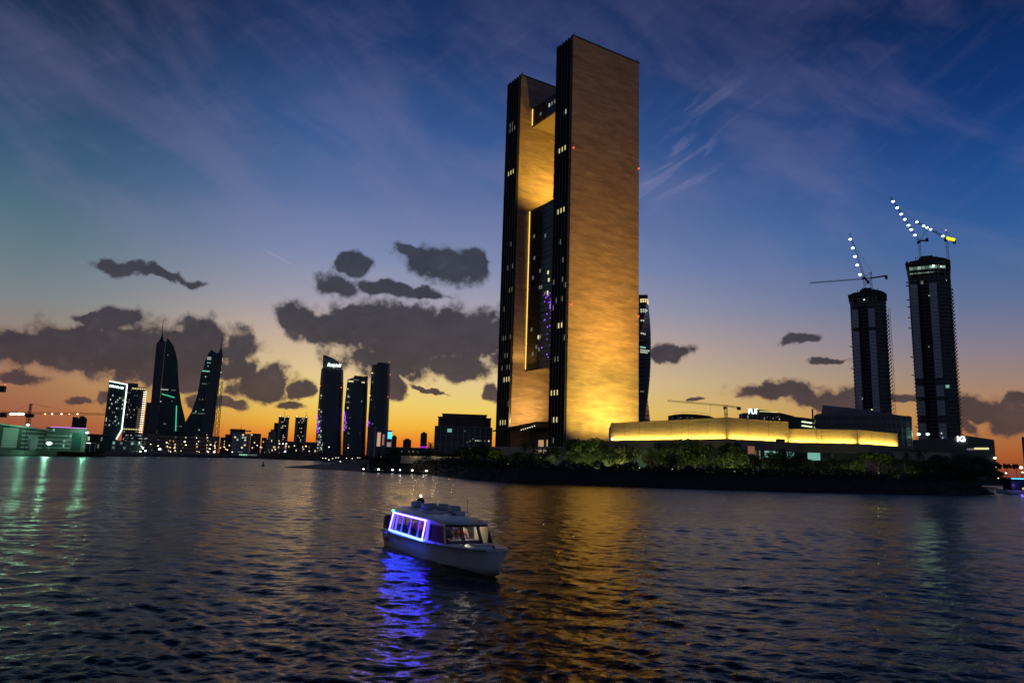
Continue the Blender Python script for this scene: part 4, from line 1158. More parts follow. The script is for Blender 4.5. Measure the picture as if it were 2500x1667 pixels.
def curved_towers():
    G2 = mat('slate_glass', (.07, .105, .105), .28, 0, .5, noise=.2, nscale=.03)
    Y = 1100
    P = None
    def T(name, label, prof_l, prof_r, top, depth, group='three curved glass towers'):
        nonlocal P
        fr = Fr(prof_l[0][0], prof_l[0][1], Y); P = fr.P; b = fr.o
        t = thing(name, label, 'tower', fr.loc, fr.rz, group)
        L_ = [(P(*p).x - b.x, max(-.5, P(*p).z - 3)) for p in prof_l]; R_ = [(P(*p).x - b.x, max(-.5, P(*p).z - 3)) for p in prof_r]
        Tp = [(P(*p).x - b.x, P(*p).z - 3) for p in top]
        # body bulging towards the viewer: lofted slices
        n = 36
        z1 = min(L_[-1][1], R_[-1][1])
        rings = []
        for k in range(n + 1):
            z = -.5 + (z1 + .5) * k / n
            xl = np.interp(z, [p[1] for p in L_], [p[0] for p in L_]); xr = np.interp(z, [p[1] for p in R_], [p[0] for p in R_])
            c, hw = (xl + xr) / 2, (xr - xl) / 2
            rings.append([(c + hw * math.copysign(abs(math.cos(a)) ** .7, math.cos(a)), depth / 2 - depth / 2 * math.copysign(abs(math.sin(a)) ** .7, math.sin(a)), z) for a in np.linspace(0, 2 * math.pi, 25)[:-1]])
        MB().loft(rings).build('wall', G2, t, smooth=False)
        mb = MB()
        for k in range(0, n):
            for s in (0, .5):
                z = -.5 + (z1 + .5) * (k + s) / n
                if z < 2: continue
                xl = np.interp(z, [p[1] for p in L_], [p[0] for p in L_]); xr = np.interp(z, [p[1] for p in R_], [p[0] for p in R_])
                mb.box(xl - .55, xl + 1.2, depth * .3, depth * .7, z, z + .9).box(xr - 1.2, xr + .55, depth * .3, depth * .7, z, z + .9)
        tag(mb.build('balcony_edges', GREYP, t), kind='stuff')
        if len(Tp) > 2:
            MB().extr(Tp, depth * .25, depth * .55).build('crown', G2, t)
        return t, b, L_, R_, z1
    def wins(t, b, spots, y=1.2):
        for px, py, m in spots:
            p = P(px, py); link('window', unit_window(1.7, 2.2, .5, m), t, (p.x - b.x, y, p.z - 3))
    g = random.Random(33)
    t, b, L_, R_, z1 = T('curved_tower', 'left of three curved glass towers, pointed top with a glowing script name', [(770, 1106), (772, 1060), (776, 1010), (781, 950), (785, 905), (787, 878)], [(834, 1108), (834, 1060), (836, 1000), (838, 950), (838, 900)], [(788, 897), (789, 864), (800, 867), (814, 873), (827, 882), (833, 889), (838, 897)], 30)
    text('Kempinski', 7.6, G_SIGN, t, (P(815.5, 893).x - b.x, -1.3, P(815.5, 895).z - 3), .25, .32, .035, name='lettering', xs=.64)
    lf = MB()
    top = [(789, 868), (800, 871), (814, 877), (827, 886)]
    for k in range(1, 4):
        a = [(P(x, y + 7 * k).x - b.x, P(x, y + 7 * k).z - 3) for x, y in top]
        for (xa, za), (xb, zb) in zip(a, a[1:]): lf.bar((xa, 7.2, za), (xb, 7.2, zb), .5)
    lf.build('crown_lattice', GREYP, t)
    spots = [(820, 907, G_WHT), (784, 967, G_WHT), (783, 973, G_DIM)] + [(772 + g.uniform(2, 12), g.uniform(1000, 1100), g.choice((G_DIM, G_WHT, G_DIM))) for _ in range(26)] + [(774 + g.uniform(0, 24), g.uniform(1075, 1104), g.choice((G_WHT, G_DIM))) for _ in range(30)]
    wins(t, b, spots)
    for k in range(14): link('led', unit_window(1.2, 1.6, .5, G_PUR), t, (P(775.5 + g.uniform(-1.5, 2.5), 1015 + k * 3.2).x - b.x, 2, P(776, 1015 + k * 3.2).z - 3))
    for px, py in ((782, 942), (833, 946)): lamp_ball(t, (P(px, py).x - b.x, -.5, P(px, py).z - 3), .6, G_RED, 'beacon')
    t, b, L_, R_, z1 = T('curved_tower', 'middle and lowest of three curved glass towers, with a lit band under its top', [(836, 1108), (838, 1060), (842, 990), (847, 945), (849, 928)], [(892, 1108), (893, 1060), (896, 990), (898, 928)], [(849, 930), (848, 925), (864, 920), (865, 915), (884, 917), (888, 918), (899, 916), (898, 930)], 28)
    for k in range(14): link('window', unit_window(2.1, 2.0, .5, G_YEL if k % 4 else G_WHT), t, (P(851 + k * 2.9, 930).x - b.x, .9, P(851 + k * 2.9, 931.5 + k * .25).z - 3))
    for k in range(5): link('window', unit_window(2.1, 1.3, .3, G_DIM), t, (P(863 + k * 2.9, 925).x - b.x, 6.6, P(863, 927).z - 3))
    wins(t, b, [(849, 951, G_WHT), (879, 945, G_DIM), (880, 945, G_YEL), (850, 965, G_DIM), (848, 969, G_DIM), (851, 970, G_WHT), (847, 983, G_DIM), (850, 983, G_DIM), (852, 983, G_DIM), (878, 998, G_YEL), (880, 998, G_YEL), (849, 997, G_YEL), (882, 981, G_WHT), (856, 1020, G_YEL), (855, 1021, G_DIM), (873, 1029, G_DIM), (854, 1047, G_WHT), (865, 1065, G_YEL), (865, 1070, G_WHT), (877, 1066, G_DIM), (860, 1084, G_DIM), (863, 1084, G_DIM), (866, 1084, G_DIM)] + [(840 + g.uniform(0, 40), g.uniform(1030, 1105), G_DIM) for _ in range(16)])
    for k in range(16): link('led', unit_window(1.2, 1.6, .5, G_PUR), t, (P(841 + g.uniform(-2, 4), 1006 + k * 3).x - b.x, 2.5, P(841, 1006 + k * 3).z - 3))
    t, b, L_, R_, z1 = T('curved_tower', 'right of three curved glass towers, flat topped with red lamps on its edge', [(897, 1108), (898, 1040), (902, 985), (906, 930), (909, 890)], [(948, 1108), (948, 1040), (950, 985), (952, 930), (952, 890)], [(909, 893), (909, 889), (921, 888), (922, 883), (940, 884), (951, 887), (952, 893)], 28)
    wins(t, b, [(933, 921, G_DIM), (933, 945, G_WHT), (932, 952, G_DIM), (931, 978, G_DIM), (906, 977, G_DIM), (915, 996, G_DIM), (929, 1011, G_DIM), (927, 1035, G_WHT), (909, 1036, G_DIM), (920, 1000, G_DIM), (909, 934, G_DIM)])
    for px, py in ((951, 883), (952.5, 914), (947.5, 968)): lamp_ball(t, (P(px, py).x - b.x, 2, P(px, py).z - 3), .55, G_RED, 'beacon')
    for px, py in ((908.5, 910), (902.5, 965)): lamp_ball(t, (P(px, py).x - b.x, 2, P(px, py).z - 3), .7, G_LAMPO, 'beacon')
    for k in range(5): link('led', unit_window(1.2, 1.6, .5, G_PUR), t, (P(898 + g.uniform(-1, 3), 1028 + k * 3).x - b.x, 3, P(898, 1028 + k * 3).z - 3))


curved_towers()


def mid_blocks():
    t, w, h, dp = building('grey_slab', 'plain grey slab wall left of the lit mall panels, below the right curved tower', (896, 916), 1075, 1041, 900, 16, GREYP)
    MB().box(w / 2 - 1, w / 2 + .3, -.4, .6, 0, h + .4).build('edge_trim', WHITEP, t)
    t, w, h, dp = building('mall_block', 'mall front with glowing tall panels and a small cyan screen', (920, 956), 1075, 1050, 905, 24, mat('mall', (.22, .19, .2), .7))
    for x0, x1, za, zb, c, s in ((-.49, -.26, .2, .92, (1, .62, .38), .55), (-.13, .0, .5, .86, (1, .45, .36), .3), (.2, .46, .06, .6, (.8, .65, .75), .35)):
        MB().box(w * x0, w * x1, -.3, -.05, h * za, h * zb).build('lit_panel', glow('panel%d' % int(s * 100), c, s), t)
    MB().box(w * .22, w * .5, -.4, -.1, h * .72, h * .95).build('screen', glow('cyan', (.1, .75, 1), 1.3), t)
    lamp_ball(t, (w * .02, -1.2, h * .3), .9, G_LAMPY)
    t, w, h, dp = building('mall_hall', 'long low pale mall hall with a flat roof behind the palms', (917, 1062), 1098, 1092, 700, 40, mat('mall_hall', (.13, .12, .1), .8))
    MB().box(-w / 2, w / 2, -.8, 0, h - .4, h + .2).build('coping', BEIGE, t)
    rows_of_windows(t, w, h, 26, 2, .2, (G_WARM, G_WHT, G_DIM), 40, ww=1.0, wh=1.0)
    for i, (p0, p1, pt, lab) in enumerate(((956, 968, 1065, 'small distant brown tower right of the cyan screen'), (984, 1004, 1073, 'squat distant brown tower between the mall and the purple lit one'), (1026, 1042, 1057, 'distant brown tower with its lower half lit bright purple'))):
        t, w, h, dp = building('distant_tower', lab, (p0, p1), 1080, pt, 1500, 16, mat('rosy_brown', (.16, .10, .09), .9), 'tower', group='distant towers in the orange glow')
        mb = MB()
        for c in range(4): mb.box(-w / 2 + w * (c + .25) / 4, -w / 2 + w * (c + .7) / 4, -.3, -.02, 3, h - 3)
        tag(mb.build('window_strips', BROWN, t), kind='stuff')
        MB().box(-w / 4, w / 4, 3, 10, h, h + 2.5).build('roof_house', BROWN, t)
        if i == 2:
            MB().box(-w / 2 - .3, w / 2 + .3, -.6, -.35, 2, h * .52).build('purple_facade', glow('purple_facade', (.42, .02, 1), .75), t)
    # dark gridded block left of the tower
    Y = 560
    t, w, h, dp = building('gridded_office', 'dark office with a pale grid of piers and one teal lit window', (1062, 1201), 1060, 1042, Y, 30, GLASS)
    mb_cols, mb_rows = 10, 4
    ph = h / 5
    pm = MB().box(-.35, .35, -.8, -.02, 0, h).mesh('pier', CONCRETE)
    for c in range(mb_cols + 1): link('pier', pm, t, (-w / 2 + w * c / mb_cols, 0, 0))
    bm_ = MB().box(-w / 2, w / 2, -.6, -.03, -.25, .25).mesh('floor_beam', CONCRETE)
    for r in range(1, 5): link('floor_beam', bm_, t, (0, 0, h - .3 - (4 - r) * h / 3.4 if False else h * r / 4))
    top = at(1130, 1019, Y).z - 3; top2 = at(1130, 1011, Y).z - 3
    MB().box(-w / 2 + 2, w / 2 - 1, 1, 26, h, top).build('attic', BROWN, t)
    MB().box(-w / 2 + 5, w / 2 - 4.5, 2, 24, top, top2).build('penthouse', BROWN, t)
    MB().box(-w / 2 + 4.6, w / 2 - 4, 1.6, 24.4, top2, top2 + .3).build('roof', DKCONC, t)
    MB().box(-w / 2 + 1.4, w / 2 - .4, .6, 26.4, top, top + .3).build('attic_roof', DKCONC, t)
    link('window', unit_window(3.4, 2.6, .2, G_TEAL), t, (-w / 2 + w * .255, -.2, h * .93 - 2.4))
    for i, (xx, zz, m) in enumerate(((.72, .62, G_WHT), (.76, .62, G_WHT), (.80, .62, G_WARM), (.62, .6, G_DIM), (.88, .62, G_DIM), (.95, .62, G_WARM), (.67, .66, G_DIM))):
        link('window', unit_window(.9, .9, .3, m), t, (-w / 2 + w * xx, -.4, h * zz))
    rows_of_windows(t, w, h, 20, 6, .05, (G_DIM,), 44, ww=.8, wh=.8)
    # twisting tower behind the hotel
    Y = 830
    c0 = at(1566, 950, Y)
    t = thing('twisted_tower', 'slim twisting dark glass tower peeking out behind the right edge of the stone slab', 'tower', (c0.x - 2, Y, 4))
    zt = at(1575, 720, Y).z - 4
    rings = []
    for k in range(41):
        f = k / 40; tw = f * R(150) + R(20)
        hw = 13.5
        rings.append([((hw * x) * math.cos(tw) - (hw * y) * math.sin(tw), 13 + (hw * x) * math.sin(tw) + (hw * y) * math.cos(tw), zt * f) for x, y in ((-.86, -.74), (-.74, -.86), (.74, -.86), (.86, -.74), (.86, .74), (.74, .86), (-.74, .86), (-.86, .74))])
    MB().loft(rings).build('wall', mat('blue_glass', (.03, .036, .048), .22, .0, .6), t)
    mb = MB()
    for k in range(0, 41):
        f = k / 40; tw = f * R(150) + R(20); hw = 13.75
        rg = [((hw * x) * math.cos(tw) - (hw * y) * math.sin(tw), 13 + (hw * x) * math.sin(tw) + (hw * y) * math.cos(tw)) for x, y in ((-.86, -.74), (-.74, -.86), (.74, -.86), (.86, -.74), (.86, .74), (.74, .86), (-.74, .86), (-.86, .74))]
        mb.prism(rg, zt * f - .25, zt * f + .25)
    tag(mb.build('floor_edges', mat('blue_edge', (.05, .055, .07), .4), t), kind='stuff')
    for py, m, n in ((733, G_WARM, 5), (738, G_WARM, 5), (758, G_WHT, 4), (763, G_WHT, 3), (816, G_WHT, 3), (849, G_GRN, 3), (856, G_WHT, 5), (861, G_WHT, 4), (785, G_WHT, 2), (957, G_DIM, 2)):
        z = at(1575, py, Y).z - 4; f = z / zt; tw = f * R(150) + R(20)
        for i in range(n):
            xw = 1.5 + 2.5 * i
            # on the surface nearest the viewer
            best = 99
            pts8 = [((13.8 * x) * math.cos(tw) - (13.8 * y) * math.sin(tw), 13 + (13.8 * x) * math.sin(tw) + (13.8 * y) * math.cos(tw)) for x, y in ((-.86, -.74), (-.74, -.86), (.74, -.86), (.86, -.74), (.86, .74), (.74, .86), (-.74, .86), (-.86, .74))]
            for (xa, ya), (xb, yb) in zip(pts8, pts8[1:] + pts8[:1]):
                if (xa - xw) * (xb - xw) < 0: best = min(best, ya + (yb - ya) * (xw - xa) / (xb - xa))
            if best < 90: link('window', unit_window(1.7, 1.5, .5, m), t, (xw, best - .2, z))


mid_blocks()


# ------------------------------------------------------------------ right side
def right_side():
    # curved roof terminal
    Y = 520
    fr = Fr(1632, 1045, Y, 4); P = fr.P; b = fr.o
    t = thing('domed_hall', 'dark hall with a low curved roof and railing just above the golden hall', 'building', fr.loc, fr.rz)
    q = lambda x, y: (P(x, y).x - b.x, P(x, y).z - 4)
    MB().extr([(0, 0), (q(1752, 1024)[0], 0), q(1752, 1024), q(1730, 1016.5), q(1700, 1013), q(1668, 1012), q(1645, 1014), q(1632, 1017)], 0, 40).build('wall', BROWN, t)
    MB().extr([q(1631, 1017), q(1645, 1014), q(1668, 1012), q(1700, 1013), q(1730, 1016.5), q(1753, 1024), q(1753, 1023), q(1730, 1015), q(1700, 1011.5), q(1668, 1010.5), q(1645, 1012.5), q(1631, 1015.5)], -1.5, 41).build('roof', DKCONC, t)
    mb = MB(); pts = [q(1648, 1012), q(1668, 1010.5), q(1690, 1010.5), q(1715, 1012.5), q(1738, 1018)]
    for (xa, za), (xb, zb) in zip(pts, pts[1:]):
        mb.bar((xa, 0, za + 1.5), (xb, 0, zb + 1.5), .12)
        for k in range(4): f = k / 4; mb.bar((xa + (xb - xa) * f, 0, za + (zb - za) * f - .2), (xa + (xb - xa) * f, 0, za + (zb - za) * f + 1.5), .1)
    mb.build('railing', DARKSTEEL, t)
    for px in (1641, 1656): MB().box(-.5, .5, -.3, -.05, q(px, 1024)[1], q(px, 1016)[1]).build('column', WHITEP, t, (q(px, 1020)[0], 0, 0))
    for px in (1662, 1678, 1690): link('window', unit_window(.8, .7, .1, G_DIM), t, (q(px, 1021)[0], -.1, q(px, 1021)[1]))
    # crane on the horizon in the middle
    Y = 640
    P = lambda x, y: at(x, y, Y)
    m0 = P(1774, 1040)
    cr = thing('tower_crane', 'thin hammerhead crane with a dark counterweight above the golden hall', 'crane', (m0.x, Y, 4))
    q = lambda x, y: Vector((P(x, y).x - m0.x, 0, P(x, y).z - 4))
    J = q(1772, 990)
    lattice(MB(), (J.x * .2, 0, 0), (J.x, 0, J.z), 1.9, 12, .3).build('mast', CRANE, cr)
    lattice(MB(), J, q(1630, 978), 1.1, 30, .17).build('jib', STEELY, cr)
    lattice(MB(), J, q(1806, 995), 1.1, 6, .2).build('counter_jib', CRANE, cr)
    c = q(1804, 996); MB().box(c.x - 1.6, c.x + 1.4, -1, 1, c.z - 1.6, c.z + 1).build('counterweight', DARKSTEEL, cr)
    c = q(1769, 996); MB().box(c.x - .9, c.x + .8, -1, 1, c.z - 1, c.z + 1.1).build('cab', DARKSTEEL, cr)
    c = q(1734, 989); MB().bar(c, c + Vector((0, 0, -7)), .12).build('hook_rope', CRANE, cr)
    # bank with the sign
    Y = 520
    fr = Fr(1804, 1050, Y, 4); P = fr.P; b = fr.o
    t = thing('bank_building', 'curved dark bank building with a white sign and three rows of bright lights', 'building', fr.loc, fr.rz)
    q = lambda x, y: (P(x, y).x - b.x, P(x, y).z - 4)
    MB().extr([(0, 0), (q(1938, 1040)[0], 0), q(1934, 1016), q(1905, 1009.5), q(1870, 1007), q(1845, 1006), q(1815, 1008), q(1804, 1011)], 0, 35).build('wall', GLASS, t)
    MB().extr([q(1848, 999), q(1870, 1002), q(1905, 1008), q(1938, 1016), q(1938, 1017), q(1905, 1010), q(1870, 1006), q(1848, 1005)], -2, 30).build('roof', BEIGE, t)
    for k in range(9): link('window', unit_window(1.3, .5, .15, G_YEL), t, (q(1856 + k * 5, 1006)[0], -2.2, q(1856 + k * 5, 1005.3 + k * .25)[1]))
    MB().extr([q(1923, 1050), q(1989, 1055), q(1989, 1023), q(1960, 1019), q(1938, 1017), q(1923, 1014)], -1, 30).build('right_wing', mat('green_wing', (.035, .06, .035), .5), t)
    for r in range(3):
        for k in range(5 if r < 2 else 3):
            x, z = q(1960 + k * 6.4, 1031 + r * 9.6 + k * .9); link('window', unit_window(1.75, .85, .2, glow('bright_room', (.86, 1, .72), 1.3)), t, (x, -1.25, z))
    text('FUF', 4.9, G_SIGN, t, (q(1839, 1009)[0], -.6, q(1839, 1009.5)[1]), .25, 0, .09, xs=.88)
    MB().box(q(1827, 1000)[0], q(1852, 1000)[0], 0.2, 3, q(1839, 1010)[1] - .6, q(1839, 996)[1] - .4).build('sign_wall', DARKSTEEL, t)
    MB().box(0, .8, -.8, -.05, 0, q(1812, 1011)[1]).build('column', WHITEP, t, (q(1810, 1020)[0], 0, 0))
    for px, py, m in ((1826, 1016, G_WHT), (1826, 1020, G_WHT), (1866, 1022, G_WHT), (1866, 1025, G_DIM), (1887, 1022, G_WHT), (1903, 1024, G_WARM), (1899, 1018, G_DIM), (1926, 1026, G_DIM), (1896, 1019, G_DIM), (1873, 1019, G_DIM)):
        link('window', unit_window(.6, .6, .1, m), t, (q(px, py)[0], -.15, q(px, py)[1]))
    pm = MB().box(-.2, .2, -.5, -.02, 0, q(1870, 1010)[1]).mesh('mullion', DARKSTEEL)
    for px in range(1820, 1925, 11): link('mullion', pm, t, (q(px, 1020)[0], 0, 0))
    # grey office in front of the left unfinished tower
    Y = 500
    fr = Fr(1988, 1090, Y, 4); P = fr.P; b = fr.o; q = lambda x, y: (P(x, y).x - b.x, P(x, y).z - 4)
    t = thing('grey_office', 'wide grey office block with a sloping top in front of the left unfinished tower', 'building', fr.loc, fr.rz)
    w = q(2226, 1050)[0]
    MB().extr([(0, 0), (w, 0), q(2226, 1017), q(2090, 1000), q(1990, 1011)], 0, 40).build('wall', mat('blue_grey', (.19, .19, .205), .6, noise=.15, nscale=.1), t)
    MB().extr([q(2006, 1012), q(2100, 1001), q(2224, 1018), q(2224, 1016.5), q(2095, 996), q(2008, 987)], 4, 36).build('attic', mat('blue_grey2', (.26, .26, .27), .6), t)
    MB().box(-.8, .3, 0, 3, 0, q(1992, 998)[1]).build('stair_tower', DKCONC, t)
    rows, cols = 8, 20
    ztop = q(2160, 1012)[1]
    slab = MB().box(0, w, -.45, -.02, -.12, .12).mesh('floor_edge', GREYP)
    for r in range(1, rows): link('floor_edge', slab, t, (0, 0, r * ztop / rows * .98))
    pm = MB().box(-.22, .22, -.6, -.03, 0, ztop * .97).mesh('mullion', GREYP)
    for c in range(cols + 1): link('mullion', pm, t, (w * c / cols, 0, 0))
    mb = MB()
    for r in range(rows):
        for c in range(cols): mb.box(w * (c + .15) / cols, w * (c + .85) / cols, -.1, .1, ztop / rows * (r + .25), ztop / rows * (r + .85))
    tag(mb.build('panes', GLASS, t), kind='stuff')
    # unfinished towers
    def unfinished(name, label, cx, cw, top_l, crown, Y, seed, floors, notches, group='unfinished towers under cranes'):
        fr = Fr(cx, 1000, Y, 4); P = fr.P; b = fr.o; w = P(cx + cw / 2, 1000).x - P(cx - cw / 2, 1000).x
        t = thing(name, label, 'tower', fr.loc, fr.rz, group)
        zt = P(cx, top_l).z - 4
        hw = w / 2; dep = w * .9
        plan = [(-hw, 3), (-hw + 1.5, 0), (0, -1.2), (hw * .45, -.2), (hw * .8, 4), (hw, 11), (hw, dep * .6), (hw * .6, dep), (-hw * .6, dep), (-hw, dep * .7)]
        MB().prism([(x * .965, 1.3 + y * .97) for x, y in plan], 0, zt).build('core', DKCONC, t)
        fh = zt / floors
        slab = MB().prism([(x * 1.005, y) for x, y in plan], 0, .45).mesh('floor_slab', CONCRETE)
        for k in range(1, floors + 1): link('floor_slab', slab, t, (0, 0, k * fh - .45))
        # pale infill panels in two bays
        p1 = MB().box(0, w * .175, 0, .3, .08, fh - .55).mesh('infill_panel', mat('infill', (.58, .58, .55), .85, noise=.15, nscale=.4))
        for k in range(2, floors - 2):
            if k in notches: continue
            link('infill_panel', p1, t, (-hw + 1.7, -.15, k * fh)); link('infill_panel', p1, t, (-hw + w * .49, -1.25, k * fh))
        # dark recessed glazing bays between them
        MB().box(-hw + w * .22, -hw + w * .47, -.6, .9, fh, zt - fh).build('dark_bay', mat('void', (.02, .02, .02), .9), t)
        mu = MB()
        for k in range(2, floors - 1): mu.box(-hw + w * .22, -hw + w * .47, -.9, -.62, k * fh - .3, k * fh)
        mu.box(-hw + w * .34, -hw + w * .355, -.95, -.62, fh, zt - fh)
        tag(mu.build('bay_edges', DKCONC, t), kind='stuff')
        # loading platforms on the left edge, safety fans on the right
        g = random.Random(seed)
        pl = MB().box(-2.6, 0, 0, 3, 0, .7).mesh('platform', DARKSTEEL)
        for k in range(3, floors, 1):
            if g.random() < .15: link('platform', pl, t, (-hw, 4, k * fh))
        fan = MB().hexa([(0, 6, 0), (1.7, 6, 1.2), (1.7, 16, 1.2), (0, 16, 0), (0, 6, .3), (1.7, 6, 1.5), (1.7, 16, 1.5), (0, 16, .3)]).mesh('edge_screen', mat('screen_mesh', (.3, .28, .27), .8))
        for k in range(2, floors - 3): link('edge_screen', fan, t, (hw, 0, k * fh + .4))
        for k in range(7):
            lamp_ball(t, (g.uniform(-hw * .9, hw * .8), -2.0, zt * g.uniform(.05, .97)), g.uniform(.25, .5), glow('work_light', (.85, 1, .85), 1.6))
        # open top floors: slabs on columns round a core, with a formwork lid that slopes off to the right
        top = crown
        for k in range(top):
            c = link('crown_slab', slab, t, (0, 0, zt + (k + 1) * 4.2 - .45)); f_ = 1 + .05 * min(1, (k + 1) / max(1, top - 1)); c.scale = (f_, f_, 1.6)
        col = MB().box(-.5, .5, -.5, .5, 0, top * 4.2).mesh('column', CONCRETE)
        for x, y in plan[:7] + [(-hw * .5, .6), (hw * .25, -.2)]: link('column', col, t, (x * .95, 1.2 + y * .95, zt))
        MB().box(-hw * .55, hw * .6, 7, dep * .7, zt, zt + top * 4.2 + 3).build('lift_core', DKCONC, t)
        zl = zt + top * 4.2
        MB().extr([(-hw * 1.07, zl - 2.2), (hw * 1.04, zl - 3.2), (hw * 1.02, zl - 1.0), (hw * .8, zl + 2.2), (hw * .45, zl + 4.6), (0, zl + 6.0), (-hw * .4, zl + 5.4), (-hw * .45, zl + 3.0), (-hw * .85, zl + 2.2), (-hw * .9, zl + .9), (-hw * 1.1, zl + .5)], -2.2, dep * .8).build('formwork_lid', DARKSTEEL, t)
        MB().box(-hw * .3, hw * .25, 3, 9, zl + 5.6, zl + 8.4).build('plant_platform', DARKSTEEL, t)
        crown = [(1, 0), (1, zl - zt + .5), (.6, zl - zt + 6), (.5, zl - zt + 7)]
        for k in range(13):
            x = -hw + k * w / 12; bx = g.uniform(1, 2.6); hh = g.uniform(.8, 3.4)
            MB().box(x - bx / 2, x + bx / 2, 2 + (6 if k > 9 else 0), 8, zt + crown[1][1] - 1, zt + crown[1][1] + hh).build('formwork', CRANE, t)
        for k in range(9):
            x = g.uniform(-hw * .6, hw * .6); z0_ = zt + crown[-2][1] - 3
            MB().box(x - .25, x + .25, 6, 6.5, z0_, z0_ + g.uniform(3.5, 7)).build('rebar_cage', CRANE, t)
        return t, b, w, zt, fh
    Y = 800
    t, b, w, zt, fh = unfinished('unfinished_tower', 'left and lower unfinished tower with pale infill panels and two cranes on top', 2133, 92, 735, 2, Y, 4, 46, (8, 38))
    # hoist frame on its right edge
    lattice(MB(), (w / 2 + 2.4, 8, 0), (w / 2 + 2.4, 8, zt - 8), 1.8, 50, .25).build('hoist_mast', CONCRETE, t)
    lamp_ball(t, (-w * .1, -1.6, zt + 2), .7, glow('deck_lamp', (.7, .95, .8), 2))
    t2, b2, w2, zt2, fh2 = unfinished('unfinished_tower', 'right and taller unfinished tower with a lit top deck', 2290, 108, 672, 4, Y, 9, 54, (14, 15, 20, 24, 25))
    for k in range(9):
        link('lit_deck', unit_window(3.6, 3.2, .3, glow('deck%d' % (k % 3), (.5, .8, .65), (.28, .14, .5)[k % 3])), t2, (-w2 / 2 + 4 + k * w2 / 10.5, -1.9 + max(0, k - 5) * 1.9, zt2 + 8.5))
        link('lit_deck', unit_window(3.6, 1.3, .3, glow('deck%d' % (k % 2), (.5, .8, .65), .28)), t2, (-w2 / 2 + 4 + k * w2 / 10.5, -1.6 + max(0, k - 5) * 1.9, zt2 + 3.4)) if k < 6 else None
    lamp_ball(t2, (w2 * .12, -2.4, zt2 + 11), .95, G_LAMPW)
    lamp_ball(t2, (w2 * .3, 0, zt2 + 10), .45, G_LAMPW)
    link('window', unit_window(3.4, 3.2, .3, G_TEAL), t2, (w2 * .25, -.6, at(2312, 948, Y).z - 4))
    link('window', unit_window(2.4, 3.6, .3, G_DIM), t2, (-w2 * .17, -1.4, at(2243, 692, Y).z - 4))
    # cranes with lamps strung along luffing jibs
    def luffer(label, foot, tip, lamps, base_z, mast_foot, Yc, apex, cw, lr=1.25):
        fr = Fr(foot[0], foot[1], Yc, base_z); P = fr.P
        cr = thing('luffing_crane', label, 'crane', fr.loc, fr.rz, 'cranes on the unfinished towers')
        o = Vector((fr.o.x, 0, base_z))
        q = lambda p: Vector((P(*p).x, 0, P(*p).z)) - o
        lattice(MB(), (0, 0, 0), q(foot), 2.0, max(4, int(q(foot).length / 4)), .34).build('mast', CRANE, cr)
        lattice(MB(), q(foot), q(tip), 1.5, max(8, int((q(tip) - q(foot)).length / 3.4)), .26).build('jib', CRANE, cr)
        MB().bar(q(foot), q(apex), .45).bar(q(apex), q(cw), .25).bar(q(apex), q(foot).lerp(q(tip), .8), .14).build('a_frame', CRANE, cr)
        MB().bar(q(foot), q(cw), 1.5, 1.6).build('counter_jib', CRANE, cr)
        c = q(cw); MB().box(c.x - 1.8, c.x + 1.2, -1.3, 1.3, c.z - 1.2, c.z + 2.6).build('counterweight', DARKSTEEL, cr)
        c = q(foot); MB().box(c.x - 2.6, c.x + 1.4, -1.6, 1.6, c.z - 2.8, c.z - .6).build('cab', DARKSTEEL, cr)
        for p in lamps: lamp_ball(cr, q(p) + Vector((0, -1.2, 0)), lr, G_LAMPW)
        return cr, q
    Yc = 812
    luffer('steep luffing crane on the lower unfinished tower with five white lamps', (2110, 676), (2074, 569), [(2076, 585), (2082, 606.5), (2087.5, 627), (2093, 648), (2099.5, 671)], zt + 4, (2113, 712), Yc, (2128, 664), (2120, 690))
    luffer('steep luffing crane on the taller unfinished tower with seven white lamps', (2244, 588), (2174, 481), [(2180.5, 493), (2190.5, 508.5), (2200.5, 524), (2209, 536.5), (2218, 551), (2225, 561.5), (2233.5, 575)], zt2 + 24, (2247, 612), Yc, (2262, 563), (2264, 587))
    cr, q = luffer('crane with a yellow lit counterweight standing beside the taller unfinished tower', (2311, 582), (2235, 540), [(2238.5, 543), (2255, 552.5), (2263.5, 556.5), (2272, 561), (2302, 577.5)], 4, (2352, 1080), 770, (2309, 563), (2331, 592), 1.05)
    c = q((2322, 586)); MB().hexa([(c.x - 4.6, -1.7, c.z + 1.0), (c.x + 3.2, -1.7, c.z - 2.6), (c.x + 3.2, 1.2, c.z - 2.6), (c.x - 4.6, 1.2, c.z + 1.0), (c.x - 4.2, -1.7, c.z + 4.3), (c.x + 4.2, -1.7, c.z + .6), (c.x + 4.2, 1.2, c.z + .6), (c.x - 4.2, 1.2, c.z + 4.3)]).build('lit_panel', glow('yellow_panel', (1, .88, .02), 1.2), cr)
    lamp_ball(cr, q((2309, 562)), .6, glow('pink', (1, .5, .7), 2), 'beacon')
    # flat-top crane behind the lower tower
    fr = Fr(2128, 700, 815, zt + 4); P = fr.P; m0 = fr.o
    cr = thing('tower_crane', 'flat hammerhead crane on the lower unfinished tower, long thin jib pointing left', 'crane', fr.loc, fr.rz, 'cranes on the unfinished towers')
    q = lambda x, y: Vector((P(x, y).x - m0.x, 0, P(x, y).z - zt - 4))
    J = q(2126, 679)
    lattice(MB(), (0, 0, 0), J, 1.9, 6, .34).build('mast', CRANE, cr)
    lattice(MB(), J, q(1977, 691), 1.2, 34, .2).build('jib', CRANE, cr)
    MB().bar(J, q(2165, 673), 1.4, 1.5).build('counter_jib', CRANE, cr)
    c = q(2164, 676); MB().box(c.x - 1.6, c.x + 1.2, -1.2, 1.2, c.z - 2.6, c.z + 1.4).build('counterweight', DARKSTEEL, cr)
